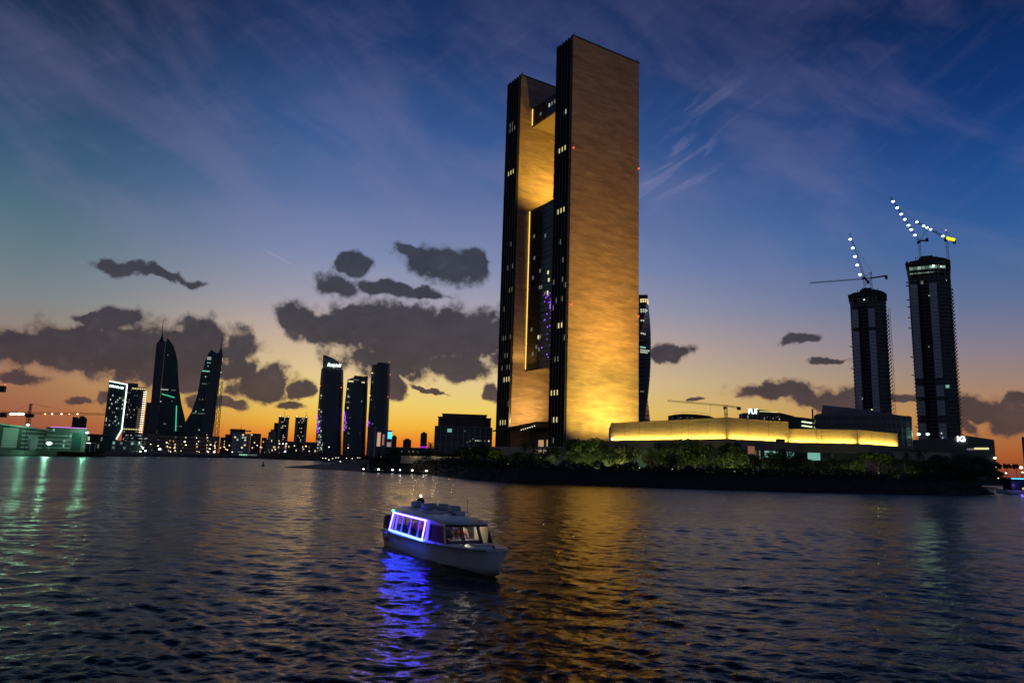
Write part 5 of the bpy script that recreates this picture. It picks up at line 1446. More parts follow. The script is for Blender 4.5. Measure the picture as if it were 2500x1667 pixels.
    lattice(MB(), J, q(2127, 664), 1.2, 4, .24).build('apex', CRANE, cr)
    # site floodlights at the foot of the taller tower
    for i, px in enumerate((2243, 2265)):
        p = at(px, 1059.5, 470)
        f = thing('site_floodlight', ['left', 'right'][i] + ' one of two site floodlights at the foot of the taller unfinished tower', 'floodlight', (p.x, 470, 4), 0, 'site floodlights by the unfinished tower')
        MB().tube([(0, 0, 0), (0, 0, p.z - 4.6)], .15, 5).build('pole', DARKSTEEL, f)
        lamp_ball(f, (0, 0, p.z - 4), 1.0, glow('tower_site_lens', (.72, 1, .86), 1.8), 'lens')
        lamp('POINT', (0, 4, p.z - 4), (.5, 1, .75), 1000, None, f, size=.6)
    # sign building at right
    Y = 400
    fr = Fr(2232, 1110, Y, 4); P = fr.P; b = fr.o; q = lambda x, y: (P(x, y).x - b.x, P(x, y).z - 4)
    t = thing('sign_building', 'low dark building with a white two letter sign and lit window strip', 'building', fr.loc, fr.rz)
    w = q(2430, 1100)[0]
    MB().extr([(0, 0), (w, 0), q(2427, 1073), q(2338, 1060), q(2335, 1071), q(2228, 1073)], 0, 34).build('wall', GLASS, t)
    slab = MB().box(.5, w * .52, -.5, -.02, -.15, .15).mesh('floor_edge', DKCONC)
    for r in range(4): link('floor_edge', slab, t, (0, 0, 2.5 + r * 3.2))
    pmesh = MB().box(-.25, .25, -.55, -.03, 0, 13.5).mesh('pier', DKCONC)
    for k in range(8): link('pier', pmesh, t, (1 + k * w * .07, 0, 0))
    text('IG', 3.7, G_SIGN, t, (q(2347, 1080)[0], -.5, q(2347, 1077)[1]), .25, 0, .1, xs=1.1)
    for k in range(9): link('window', unit_window(1.15, 1.0, .1, G_YEL if k > 2 else G_DIM), t, (q(2364 + k * 5.9, 1096)[0], -.1, q(2364 + k * 5.9, 1098.5 - (1.5 if k > 2 else 0))[1]))
    # building cut by the right frame edge
    t, w, h, dp = building('dark_tower', 'dark building cut off by the right frame edge', (2497, 2580), 1100, 1067, 430, 30, GLASS)
    grid_relief(t, w, h, 6, 6, DKCONC, .3, .3)


right_side()


# ------------------------------------------------------------------ lamps along the quays
ORD = 'first second third fourth fifth sixth seventh eighth ninth tenth eleventh twelfth thirteenth fourteenth fifteenth sixteenth seventeenth eighteenth nineteenth twentieth twenty-first twenty-second twenty-third twenty-fourth twenty-fifth'.split()


def street_lamps():
    g = random.Random(5)
    made = {}
    def lampost(px, py, Y, m, r, label, group, base=3.0):
        p = at(px, py, Y); r *= .8
        f = thing('street_lamp', label, 'street lamp', (p.x, Y, base), 0, group)
        made.setdefault(group, []).append((px, f))
        MB().tube([(0, 0, 0), (0, 0, p.z - base - .2)], .12, 5).build('pole', DARKSTEEL, f)
        lamp_ball(f, (0, 0, p.z - base), r, m, 'lantern')
    A = 'amber and white lamps along the far quay'
    for px, py, m, r in ((343, 1102, G_LAMPW, .9), (349, 1094, G_LAMPW, .8), (355, 1100, G_LAMPW, 1.1), (340, 1080, G_LAMPY, .6), (345, 1089, G_LAMPY, .6), (348, 1092, G_LAMPY, .6), (368, 1084, G_LAMPY, .55)):
        lampost(px, py, 640, m, r * .8, 'lamp in the white cluster at the corner of the quay left of the beige podium', 'lamps clustered at the quay corner')
    for px, py, m, r in ((390, 1096, G_LAMPW, 1.2), (386, 1088, G_LAMPY, .6), (407, 1080, G_LAMPO, .8), (408, 1089, G_LAMPY, .4), (426, 1093, G_LAMPO, .7), (451, 1078, G_LAMPY, .8), (454, 1086, G_LAMPO, .7), (416, 1102, G_LAMPY, .5), (486, 1103, G_LAMPO, .4)):
        lampost(px, py, 720, m, r, 'lamp on the quay in front of the beige podium below the sail towers', 'lamps in front of the podium')
    for px, py, m, r in ((512, 1095, G_LAMPY, .8), (514, 1085, G_LAMPO, .9), (524, 1088, G_LAMPO, .8), (525, 1093, G_LAMPO, .6), (508, 1103, G_LAMPY, .8), (523, 1103, G_LAMPY, 1.2), (538, 1093, G_LAMPO, .5), (548, 1091, G_LAMPO, .7), (551, 1096, G_LAMPO, .6), (555, 1098, G_LAMPY, .6), (560, 1087, G_LAMPO, .7), (567, 1103, G_LAMPY, .6), (628, 1087, G_LAMPY, .6), (636, 1091, G_LAMPY, .5)):
        lampost(px, py, 860, m, r, 'amber lamp in the dense cluster right of the beige podium', 'amber lamps right of the podium')
    for px, py, m, r in ((682, 1083, G_LAMPY, .8), (691, 1083, G_LAMPY, .9), (699, 1083, G_LAMPY, .9), (698, 1088, G_LAMPO, .7), (719, 1088, G_LAMPY, .6), (696, 1102, G_LAMPW, 1.0), (747, 1089, G_LAMPO, .9), (741, 1096, G_LAMPO, .5), (755, 1101, G_LAMPY, .5), (803, 1091, G_LAMPY, .7), (850, 1093, G_LAMPO, .7), (672, 1097, G_LAMPY, .6)):
        lampost(px, py, 960, m, r, 'lamp along the shore road between the white office and the curved towers', 'lamps along the shore road')
    for px, py in ((788, 1118), (795, 1118), (812, 1119), (820, 1117), (826, 1117), (831, 1126), (846, 1118), (860, 1119), (803, 1122)):
        lampost(px, py, 560, G_LAMPW if px % 2 else G_LAMPY, .28, 'tiny white light among the dark quay below the curved towers', 'tiny lights on the dark quay', 2.4)
    for px in (873, 877, 881, 885):
        lampost(px, 1117, 470, G_LAMPY, .34, 'one of four even lights in a row on the dark quay', 'row of four quay lights', 2.4)
    for px, py, Y, r in ((2429, 1117.5, 380, .75), (2431, 1138.5, 330, .75), (2493, 1141, 420, .95), (2456, 1154.5, 420, .55), (2496, 1152.5, 420, .55)):
        lampost(px, py, Y, G_LAMPY, r, {2429: 'street lamp level with the foot of the sign building at far right', 2431: 'street lamp just above the dark bushes at the right end of the shore', 2493: 'large street lamp at the right frame edge', 2456: 'low lamp above the blue lit boat roof', 2496: 'low lamp at the right frame edge above the boat'}[px], 'street lamps at the right end', 4)
    where = {'lamps clustered at the quay corner': 'in the white cluster at the quay corner', 'lamps in front of the podium': 'on the quay in front of the beige podium',
             'amber lamps right of the podium': 'in the amber cluster right of the beige podium', 'lamps along the shore road': 'along the shore road left of the curved towers', 'tiny lights on the dark quay': 'among tiny lights on the dark quay below the curved towers', 'row of four quay lights': 'in the even row of four on the dark quay'}
    for gname, wh in where.items():
        for i, (px, f) in enumerate(sorted(made[gname], key=lambda q: q[0])): f['label'] = ORD[i] + ' lamp from the left ' + wh
    # green lit windows at the waterline
    q = thing('water_pavilion', 'low dark jetty house with a row of green lit openings on the far shore', 'building', (at(601, 1112, 800).x, 800, 2.4))
    MB().box(-10, 14, 0, 8, -1.5, 4.4).build('wall', DKCONC, q)
    for k in range(11): link('window', unit_window(1.3, 1.5, .1, G_GRN if k < 5 else G_DIM), q, (-7 + k * 1.8, -.05, 1.0))
    q = thing('causeway_wall', 'long low brown causeway wall on the far shore below the curved towers', 'wall', (at(735, 1113, 840).x, 840, 0))
    for i in range(8): MB().box(-46 + i * 14, -32.3 + i * 14, 0, 3, -.5, 7).build('wall_panel', mat('brown_wall', (.14, .11, .085), .9, noise=.2, nscale=.2), q)
    MB().box(-46, 66, -.4, 3.4, 7, 7.5).build('coping', BROWN, q)


street_lamps()


# ------------------------------------------------------------------ pier, small boats, buoy
def pier_area():
    a = gz(884, 1153.5); b = gz(1052, 1158)
    t = thing('pier', 'low dark landing pier lined with small lamps on the left side of the island', 'pier', (a.x, a.y, 0), math.atan2(b.y - a.y, b.x - a.x))
    ln = (Vector(b) - Vector(a)).length
    n = 12
    pm = MB().box(.03, ln / n - .03, -.2, 3, .55, .75).mesh('plank', mat('pier_wood', (.06, .05, .04), .8, noise=.3, nscale=1))
    for i in range(n): link('plank', pm, t, (i * ln / n, 0, 0))
    pl = MB().tube([(0, 0, -1), (0, 0, .95)], .16, 6).mesh('pile', DARKSTEEL)
    for i in range(9): link('pile', pl, t, (.4 + i * (ln - .8) / 8, -.1, 0))
    MB().bar((0, -.12, .45), (ln, -.12, .45), .16).build('beam', DARKSTEEL, t)
    MB().box(1.7, 2.1, 1, 1.4, .75, 3.4).build('post', GREYP, t)
    for i, px in enumerate((887, 923, 957, 975, 1005, 1040)):
        x = (px - 884) / (1052 - 884) * ln
        lamp_ball(t, (x, -.1, 1.25), .17 if i in (0, 3) else .24, glow('pier_lamp', (1, .93, .78), 12))
    lamp('POINT', (ln * .55, .3, 2.2), (1, .9, .75), 90, None, t, size=.2)
    lamp('POINT', (ln * .9, 1.2, 1.8), (1, .9, .75), 60, None, t, size=.2)
    # small cabin boat
    def small_boat(label, px, py, L_, cabin, rot):
        p = gz(px, py)
        s = thing('small_boat', label, 'boat', (p.x, p.y + 2.2, 0), rot, 'small boats moored at the pier')
        rings = []
        for k in range(9):
            f = k / 8; hb = 1.05 * (1 - max(0, (f - .45) / .56) ** 2) ** .6 if f < 1 else .03
            x = L_ * (f - .5); zg = .75 + .3 * f * f
            rings.append([(x, -hb, zg), (x, -hb * .8, .1), (x, 0, -.25 + .2 * f), (x, hb * .8, .1), (x, hb, zg)])
        MB().loft(rings).build('hull', WHITEP, s)
        if cabin:
            mb = MB()
            mb.bar((-.1, -.85, .8), (.75, -.85, 2.0), .08).bar((-.1, .85, .8), (.75, .85, 2.0), .08)
            for x in (-2.4, -.9, .8):
                for y in (-.85, .85): mb.bar((-x, y, .8), (-x, y, 2.05), .09)
            mb.build('posts', WHITEP, s)
            MB().box(-1.0, 2.6, -1, 1, 2.05, 2.15).build('roof', WHITEP, s)
            MB().box(-1.9, -.85, -.8, .8, .8, 1.9).build('wheelhouse', WHITEP, s); MB().box(-1.75, -1.0, -.84, -.8, 1.25, 1.75).build('window', GLASS, s)
        else:
            MB().box(-.4, 1.3, -.8, .8, 1.55, 1.65).build('roof', WHITEP, s)
            MB().bar((-.3, -.7, .7), (-.3, -.7, 1.6), .06).bar((1.2, -.7, .7), (1.2, -.7, 1.6), .06).bar((-.3, .7, .7), (-.3, .7, 1.6), .06).bar((1.2, .7, .7), (1.2, .7, 1.6), .06).build('posts', WHITEP, s)
    small_boat('white cabin boat with an awning moored along the pier', 990, 1154.5, 7.5, True, R(180))
    small_boat('smaller open boat with a little canopy at the left end of the pier', 915, 1154, 5.0, False, 0)
    # low lit garden wall above
    a = gz(978, 1127, 6.0)
    a = at(978, 1128, 262); b = at(1122, 1131, 262)
    w = thing('garden_wall', 'low pale stone wall lit from above behind the pier', 'wall', (a.x, 262, 3.4))
    n = 14; L2 = (b.x - a.x) / n
    pm = MB().box(.04, L2 - .04, 0, .7, 0, 2.6).mesh('stone_block', mat('pale_stone', (.3, .26, .2), .9, noise=.4, nscale=.8))
    for i in range(n): link('stone_block', pm, w, (i * L2, 0, 0))
    MB().box(-.2, b.x - a.x + .2, -.15, .85, 2.6, 2.8).build('coping', BEIGE, w)
    for i, f in enumerate((.25, .6, .88)): lamp('POINT', ((b.x - a.x) * f, -1.4, 3.6), (1, .85, .5), 130, None, w, size=.2)
    # bank wall under the tree belt left of the island
    p = gz(642, 1137.5)
    bu = thing('buoy', 'small dark channel buoy alone on the water', 'buoy', (p.x, p.y, 0))
    MB().loft([[(r * math.cos(k * math.pi / 4), r * math.sin(k * math.pi / 4), z) for k in range(8)] for r, z in ((.5, -.3), (.75, .1), (.7, .45), (.25, .7), (.16, 1.9), (.05, 2.1))]).build('float', DARKSTEEL, bu)
    MB().box(-.28, .28, -.05, .05, 1.4, 1.8).build('top_mark', DARKSTEEL, bu)
    # tour boat with the blue strip at right
    p = gz(2441, 1203)
    s = thing('moored_boat', 'moored boat with a blue light strip along its roof, cut by the frame edge', 'boat', (p.x, p.y + 2, 0), R(3))
    rings = []
    for k in range(11):
        f = k / 10; hb = 2.6 * (1 - (1 - min(1, f / .3)) ** 2) ** .6 + .03; x = 26 * f
        rings.append([(x, -hb, 1.25 - .25 * min(1, f / .3)), (x, -hb * .85, .1), (x, 0, -.4), (x, hb * .85, .1), (x, hb, 1.25 - .25 * min(1, f / .3))])
    MB().loft(rings).build('hull', WHITEP, s)
    MB().box(4.2, 26, -2.0, 2.0, 1.0, 4.7).build('cabin', mat('navy', (.012, .012, .03), .4), s)
    MB().box(3.4, 26.3, -2.3, 2.3, 4.7, 4.95).build('roof', DARKSTEEL, s)
    MB().box(4.0, 26, -2.45, -2.32, 4.72, 4.98).build('blue_strip', glow('blue_strip', (.06, .42, 1), 3.2, True), s)
    for k in range(3): link('window', unit_window(1.6, .7, .06, glow('boat_yel', (1, .8, .25), .6)), s, (8.6 + k * 2.4, -2.03, 1.3))
    lamp('POINT', (6, -4, 2.6), (.25, .12, 1), 160, None, s, size=.4)
    # road traffic on the far right
    for i, (px, py, m) in enumerate(((2440, 1150, G_LAMPO), (2446, 1150, G_RED), (2450, 1151, G_RED), (2466, 1157, G_LAMPY), (2482, 1166, G_LAMPO))):
        q = at(px, py, 470)
        c = thing('car', ['first', 'second', 'third', 'fourth', 'fifth'][i] + ' small car with lit lamps from the left on the shore road at far right', 'car', (q.x, 470, 4), 0, 'cars on the road at far right')
        MB().box(-1.9, 1.9, -.8, .8, .25, .85).build('body', DARKSTEEL, c); MB().hexa([(-1.2, -.7, .85), (1.3, -.7, .85), (1.3, .7, .85), (-1.2, .7, .85), (-.8, -.6, 1.4), (.8, -.6, 1.4), (.8, .6, 1.4), (-.8, .6, 1.4)]).build('cabin', GLASS, c)
        for x in (-1.2, 1.2):
            MB().tube([(x, -.82, .3), (x, -.6, .3)], .3, 8).build('wheel', DARKSTEEL, c)
        lamp_ball(c, (-1.7, -.85, .65), .28, m, 'headlight')


pier_area()


# ------------------------------------------------------------------ trees
def leaf_quads(mb, g, c, rad, n, size, drop=.15):
    for _ in range(n):
        while True:
            u = Vector((g.uniform(-1, 1), g.uniform(-1, 1), g.uniform(-1, 1)))
            if .2 < u.length < 1: break
        u = u * (u.length ** -.35)
        p = Vector((c[0] + u.x * rad[0], c[1] + u.y * rad[1], c[2] + u.z * rad[2]))
        a = Vector((g.gauss(0, 1), g.gauss(0, 1), g.gauss(0, .6))).normalized()
        b = a.cross(Vector((g.gauss(0, 1), g.gauss(0, 1), g.gauss(0, 1)))).normalized()
        s = size * g.uniform(.6, 1.4)
        mb.add([p - a * s, p + b * s * .45, p + a * s, p - b * s * .45], [(0, 1, 2, 3)])


def crown_mesh(seed, w, h, n, size, lobes):
    g = random.Random(seed); mb = MB()
    for k in range(lobes):
        a = g.random() * 6.28; r = g.uniform(.15, .62) * w / 2
        zc = h * (.32 + .5 * g.random())
        rr = w * g.uniform(.15, .27)
        leaf_quads(mb, g, (r * math.cos(a), r * math.sin(a), zc), (rr, rr, rr * g.uniform(.6, .9)), n // lobes, size)
    return mb


def make_trees():
    g = random.Random(11)
    kinds = {}
    def trunk(mb, h, r, g, limbs=5, w=3):
        mb.tube([(0, 0, -.3), (.1 * g.uniform(-1, 1), .1, h * .3), (g.uniform(-.3, .3), g.uniform(-.3, .3), h * .62)], [r, r * .8, r * .5], 6)
        for k in range(limbs):
            a = k * 6.28 / limbs + g.random(); z0 = h * g.uniform(.3, .5)
            mb.tube([(0, 0, z0), (math.cos(a) * w * .18, math.sin(a) * w * .18, z0 + h * .16), (math.cos(a) * w * .36, math.sin(a) * w * .36, z0 + h * .3)], [r * .5, r * .33, r * .12], 5)
        return mb
    for i in range(5):
        w, h = 7, 7.5
        kinds['broad%d' % i] = (trunk(MB(), h, .22, g, 6, w).mesh('trunk', BARK, fix=False), crown_mesh(100 + i, w, h, 2600, .30, 16).mesh('crown', LEAF if i % 2 else LEAF2, fix=False))
    for i in range(2):
        kinds['umbrella%d' % i] = (trunk(MB(), 6.5, .22, g, 7, 9).mesh('trunk', BARK, fix=False), (lambda mb, gg: ([leaf_quads(mb, gg, (gg.uniform(-3.6, 3.6), gg.uniform(-3.6, 3.6), 5.2 + gg.uniform(-.3, .7)), (1.6, 1.6, .7), 190, .28) for _ in range(14)], mb)[1])(MB(), random.Random(60 + i)).mesh('crown', LEAF, fix=False))
    for i in range(2):
        kinds['column%d' % i] = (trunk(MB(), 8, .2, g, 3, 2).mesh('trunk', BARK, fix=False), (lambda mb, gg: ([leaf_quads(mb, gg, (gg.gauss(0, .6), gg.gauss(0, .6), 1.2 + k * .62), (1.5 - abs(k - 5) * .13,) * 2 + (.9,), 190, .28) for k in range(12)], mb)[1])(MB(), random.Random(80 + i)).mesh('crown', LEAF, fix=False))
    def palm(seed):
        gg = random.Random(seed); tr = MB(); h = 6.4
        pts = [(gg.uniform(-.1, .1) + .25 * (k / 5) ** 2, 0, k * h / 5 - .2) for k in range(6)]
        tr.tube(pts, [.3, .22, .2, .19, .18, .2], 7)
        fr = MB(); top = Vector(pts[-1])
        for k in range(26):
            a = k * 2.4; el = R(75) - k * R(4.6); L_ = gg.uniform(2.1, 2.9)
            d = Vector((math.cos(a), math.sin(a), 0)); prev = top; 
            seg = 6
            for s in range(seg):
                ang = el - R(17) * s
                nx = prev + (d * math.cos(ang) + Vector((0, 0, math.sin(ang)))) * (L_ / seg)
                side = d.cross(Vector((0, 0, 1)))
                for sg in (-1, 1):
                    for q in (.0, .5):
                        p0 = prev.lerp(nx, q); ln = .62 * (1 - abs(s + q - 2.6) / 5)
                        tip = p0 + side * sg * ln * .8 + (nx - prev).normalized() * ln * .5 + Vector((0, 0, -.22 * ln))
                        fr.add([p0, p0 + (nx - prev) * .35, tip], [(0, 1, 2)])
                fr.bar(prev, nx, .035)
                prev = nx
        return tr.mesh('trunk', BARK, fix=False), fr.mesh('crown', LEAF2, fix=False)
    for i in range(2): kinds['palm%d' % i] = palm(200 + i)
    HB = {'broad': 7.2, 'umbrella': 6.3, 'column': 8.6, 'palm': 7.8}
    WB = {'broad': 6.6, 'umbrella': 9.0, 'column': 3.6, 'palm': 5.0}
    names = {'broad': 'garden_tree', 'umbrella': 'umbrella_tree', 'column': 'column_tree', 'palm': 'palm_tree'}

    def tree(kind, px, ptop, Y, label, wpx=None, base=GZ):
        p = at(px, ptop, Y); k = ''.join(c for c in kind if c.isalpha())
        hgt = p.z - base
        s = hgt / HB[k]
        sx = (wpx / F * Y / WB[k]) if wpx else s
        if k == 'palm': sx = s if not wpx else sx
        t = thing(names[k], label, 'palm' if k == 'palm' else 'tree', (p.x, Y, base), g.random() * 6.28, 'trees of the island shore')
        a, b = kinds[kind]
        o = link('trunk', a, t); o.scale = (sx, sx, s)
        o = link('crown', b, t); o.scale = (sx, sx, s)
        return t
    L = [
        ('broad0', 885, 1108, 330, 'dark low tree at the left end of the island, left of the twin palms', 40), ('palm0', 907, 1098, 300, 'left of two twin palms standing near the pier', None), ('palm1', 926, 1098, 302, 'right of two twin palms standing near the pier', None),
        ('broad1', 960, 1092, 300, 'bushy tree right of the twin palms, in front of the mall hall', 44), ('broad2', 985, 1100, 320, 'dark tree between the mall hall and the bright white lamp', 34), ('broad3', 1010, 1102, 340, 'low pale lit tree behind the garden wall', 40), ('palm0', 1029, 1090, 300, 'slim palm in front of the purple lit distant tower', None), ('palm1', 1053, 1076, 290, 'tall palm against the orange sky left of the gridded office', None),
        ('broad4', 1045, 1098, 285, 'dark shrub tree at the foot of the tall palm', 44), ('broad0', 1082, 1100, 280, 'dark round tree below the left end of the gridded office', 46), ('broad1', 1110, 1098, 275, 'dark tree right of the round one below the gridded office', 48), ('palm0', 1129, 1090, 270, 'pale trunked palm in front of the gridded office', None), ('broad2', 1152, 1088, 270, 'large dark tree below the middle of the gridded office', 64), ('broad3', 1180, 1080, 280, 'tall dark tree at the right end of the gridded office', 56), ('broad4', 1206, 1092, 262, 'dark tree by the yellow lit gap at the foot of the rear slab', 40),
        ('broad0', 1235, 1108, 240, 'grey lit tree below the rear slab', 52), ('broad1', 1262, 1102, 250, 'dark tree in front of the canopy columns', 44), ('palm1', 1283, 1074, 290, 'left of two palms in front of the lit lobby windows', None), ('palm0', 1302, 1074, 292, 'right of two palms in front of the lit lobby windows', None), ('broad2', 1322, 1092, 270, 'tree hung with tiny white fairy lights in front of the lobby', 40), ('broad3', 1300, 1102, 225, 'black bush tree in the shade below the lobby palms', 60), ('broad4', 1350, 1088, 250, 'dark tree right under the corner of the front slab', 54), ('broad0', 1345, 1104, 222, 'lower grey lit tree under the corner of the front slab', 40),
        ('palm0', 1388, 1078, 255, 'palm at the lower left corner of the golden wall', None), ('broad1', 1408, 1070, 250, 'large green lit tree standing against the bright golden wall', 62), ('broad2', 1440, 1068, 255, 'tallest green lit tree before the golden wall, reaching into the glow', 66), ('broad3', 1470, 1072, 262, 'airy tree at the left end of the golden hall', 48), ('palm1', 1463, 1094, 215, 'dark palm silhouetted before the lit trees', None), ('broad4', 1395, 1096, 218, 'yellow green lit shrub tree below the golden wall, left of the dark palm', 44), ('broad0', 1428, 1098, 215, 'bright green lit shrub tree beneath the tallest tree', 46),
        ('broad1', 1508, 1086, 220, 'lit tree with yellow trunks right of the dark palm', 54), ('broad2', 1535, 1083, 225, 'dark rounded crown tree with lit trunks below the golden hall', 56), ('palm0', 1559, 1090, 215, 'spiky pale trunked palm below the left part of the golden hall', None), ('broad3', 1585, 1095, 222, 'dark tree in front of the black opening of the podium', 44), ('broad4', 1622, 1076, 232, 'big spreading tree left of the lit kiosk', 66), ('broad0', 1655, 1070, 236, 'tallest spreading tree left of the lit kiosk, crossing the glowing band', 72), ('broad1', 1690, 1072, 236, 'spreading tree right over the lit kiosk', 66), ('broad2', 1722, 1082, 232, 'dark tree right of the lit kiosk', 46), ('broad3', 1638, 1104, 212, 'dark bush tree under the big spreading trees', 50),
        ('column0', 1765, 1082, 222, 'left of two dense dark column trees before the podium', 44), ('column1', 1800, 1080, 225, 'right of two dense column trees, lit yellow at its foot', 36), ('broad4', 1838, 1106, 215, 'low dark tree left of the teal lit windows', 46), ('broad0', 1880, 1100, 218, 'dark tree before the left teal lit windows', 46), ('broad1', 1912, 1094, 222, 'thin crowned tree before the middle teal lit windows', 44), ('broad2', 1945, 1100, 220, 'dark tree between the two groups of teal lit windows', 42), ('broad3', 1975, 1118, 214, 'low tree over the white lit rock in the garden', 46), ('broad4', 2010, 1122, 214, 'dark low tree right of the second teal window', 50), ('broad0', 2050, 1116, 216, 'dark tree before the recessed bays of the beige wing', 60), ('broad1', 2088, 1118, 216, 'dark tree left of the flat umbrella tree', 50),
        ('umbrella0', 2142, 1106, 216, 'wide flat umbrella tree with a green lit trunk', 84), ('umbrella1', 2175, 1120, 220, 'lower umbrella tree just right of the wide one', 64), ('palm1', 2209, 1097, 225, 'palm with a bushy head before the beige wing', None), ('broad2', 2228, 1118, 222, 'small lit tree right of the bushy headed palm', 36), ('broad3', 2262, 1116, 226, 'dark tree below the two site floodlights', 50), ('palm0', 2246, 1092, 232, 'pale thin trunked palm right of the beige wing', None), ('broad4', 2300, 1108, 228, 'dim tree before the sign building, under its left half', 60), ('broad0', 2340, 1105, 230, 'dim tree before the sign building, under its white sign', 60), ('broad1', 2378, 1112, 232, 'dark tree under the lit window strip of the sign building', 56), ('broad2', 2410, 1122, 232, 'dark tree at the right corner of the sign building', 50), ('broad3', 2428, 1146, 226, 'last low bush tree at the right tip of the island', 46), ('broad4', 2320, 1128, 216, 'low black bush tree on the bank below the white sign', 70), ('broad0', 2385, 1132, 220, 'low black bush tree on the bank near the right tip', 70), ('broad1', 2255, 1132, 214, 'low black bush tree on the bank right of the umbrella trees', 64),
    ]
    for kind, px, py, Y, lab, wpx in L: tree(kind, px, py, Y, lab, wpx)
    for i, px in enumerate((2437, 2458, 2480)):
        tree('umbrella%d' % (i % 2), px, 1133, 520, ('first', 'second', 'third')[i] + ' round topped street tree from the left against the orange sky at far right', 14)
    # dark shrub belt on the bank: one mass
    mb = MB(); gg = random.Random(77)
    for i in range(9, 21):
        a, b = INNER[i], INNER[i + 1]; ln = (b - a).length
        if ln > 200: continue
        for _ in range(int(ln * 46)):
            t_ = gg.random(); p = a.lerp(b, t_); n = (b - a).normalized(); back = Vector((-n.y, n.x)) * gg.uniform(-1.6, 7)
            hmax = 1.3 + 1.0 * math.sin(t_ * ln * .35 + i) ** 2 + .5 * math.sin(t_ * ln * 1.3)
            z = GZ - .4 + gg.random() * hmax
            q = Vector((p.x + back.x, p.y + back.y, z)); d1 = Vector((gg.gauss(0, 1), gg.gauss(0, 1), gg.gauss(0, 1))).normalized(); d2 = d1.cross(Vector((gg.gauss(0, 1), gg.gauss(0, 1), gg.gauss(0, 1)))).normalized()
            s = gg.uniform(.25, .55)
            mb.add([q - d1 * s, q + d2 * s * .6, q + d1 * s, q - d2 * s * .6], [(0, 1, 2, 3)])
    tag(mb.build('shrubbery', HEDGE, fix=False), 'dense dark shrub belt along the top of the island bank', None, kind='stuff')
    # fairy lights in the lobby tree
    p = at(1322, 1092, 268); mb = MB()
    for _ in range(60):
        a = gg.random() * 6.28; r = gg.uniform(.6, 2.6); z = p.z - gg.uniform(.8, 4.2)
        mb.ball((p.x + r * math.cos(a), 268 - abs(r * math.sin(a)), z), .055, 5, 4)
    tag(mb.build('fairy_lights', glow('fairy', (1, .8, .55), 3)), 'strings of tiny white fairy lights in the tree before the lobby', 'fairy lights', kind='stuff')
    # garden uplights
    GR = (.82, 1, .22); WT = (.86, 1, .72)
    lights = [(1240, 1142, 233, WT, 420), (1345, 1142, 217, WT, 260), (1372, 1142, 235, WT, 380), (1396, 1142, 211, GR, 420), (1412, 1142, 243, GR, 900), (1432, 1143, 208, GR, 520), (1448, 1143, 246, GR, 1000), (1468, 1143, 222, GR, 420), (1498, 1143, 213, (1, .95, .25), 620), (1522, 1143, 217, (1, .92, .3), 620), (1545, 1143, 218, (1, .85, .45), 420), (1560, 1143, 209, (1, .8, .5), 260), (1640, 1146, 226, GR, 380), (1672, 1146, 228, GR, 620), (1702, 1146, 226, GR, 520), (1792, 1148, 217, GR, 460), (1808, 1148, 220, (1, 1, .4), 300), (1972, 1152, 207, WT, 220), (2072, 1152, 210, WT, 130), (2132, 1154, 209, GR, 420), (2140, 1156, 207, GR, 160), (1215, 1140, 256, (.9, .9, .1), 500), (1010, 1122, 330, (1, .95, .6), 500), (1062, 1126, 300, WT, 160), (2228, 1150, 215, WT, 80)]
    lights.sort()
    for i, (px, py, Y, c, pw) in enumerate(lights):
        p = at(px, py, Y)
        z = GZ + .35
        f = thing('garden_light', ORD[i] + ' garden spotlight from the left among the shore trees', 'garden light', (p.x, Y - .6, GZ), 0, 'garden spotlights under the trees')
        MB().tube([(0, 0, -.1), (0, 0, .3)], .09, 6).build('post', DARKSTEEL, f); MB().ball((0, 0, .5), .13, 8, 5).build('lens', glow('garden_lens', (.9, 1, .6), 2.5), f)
        lamp('POINT', (0, -.5, 1.0), c, pw * 1.7 * g.choice((.25, .5, .9, 1.5)), None, f, size=.25)


make_trees()


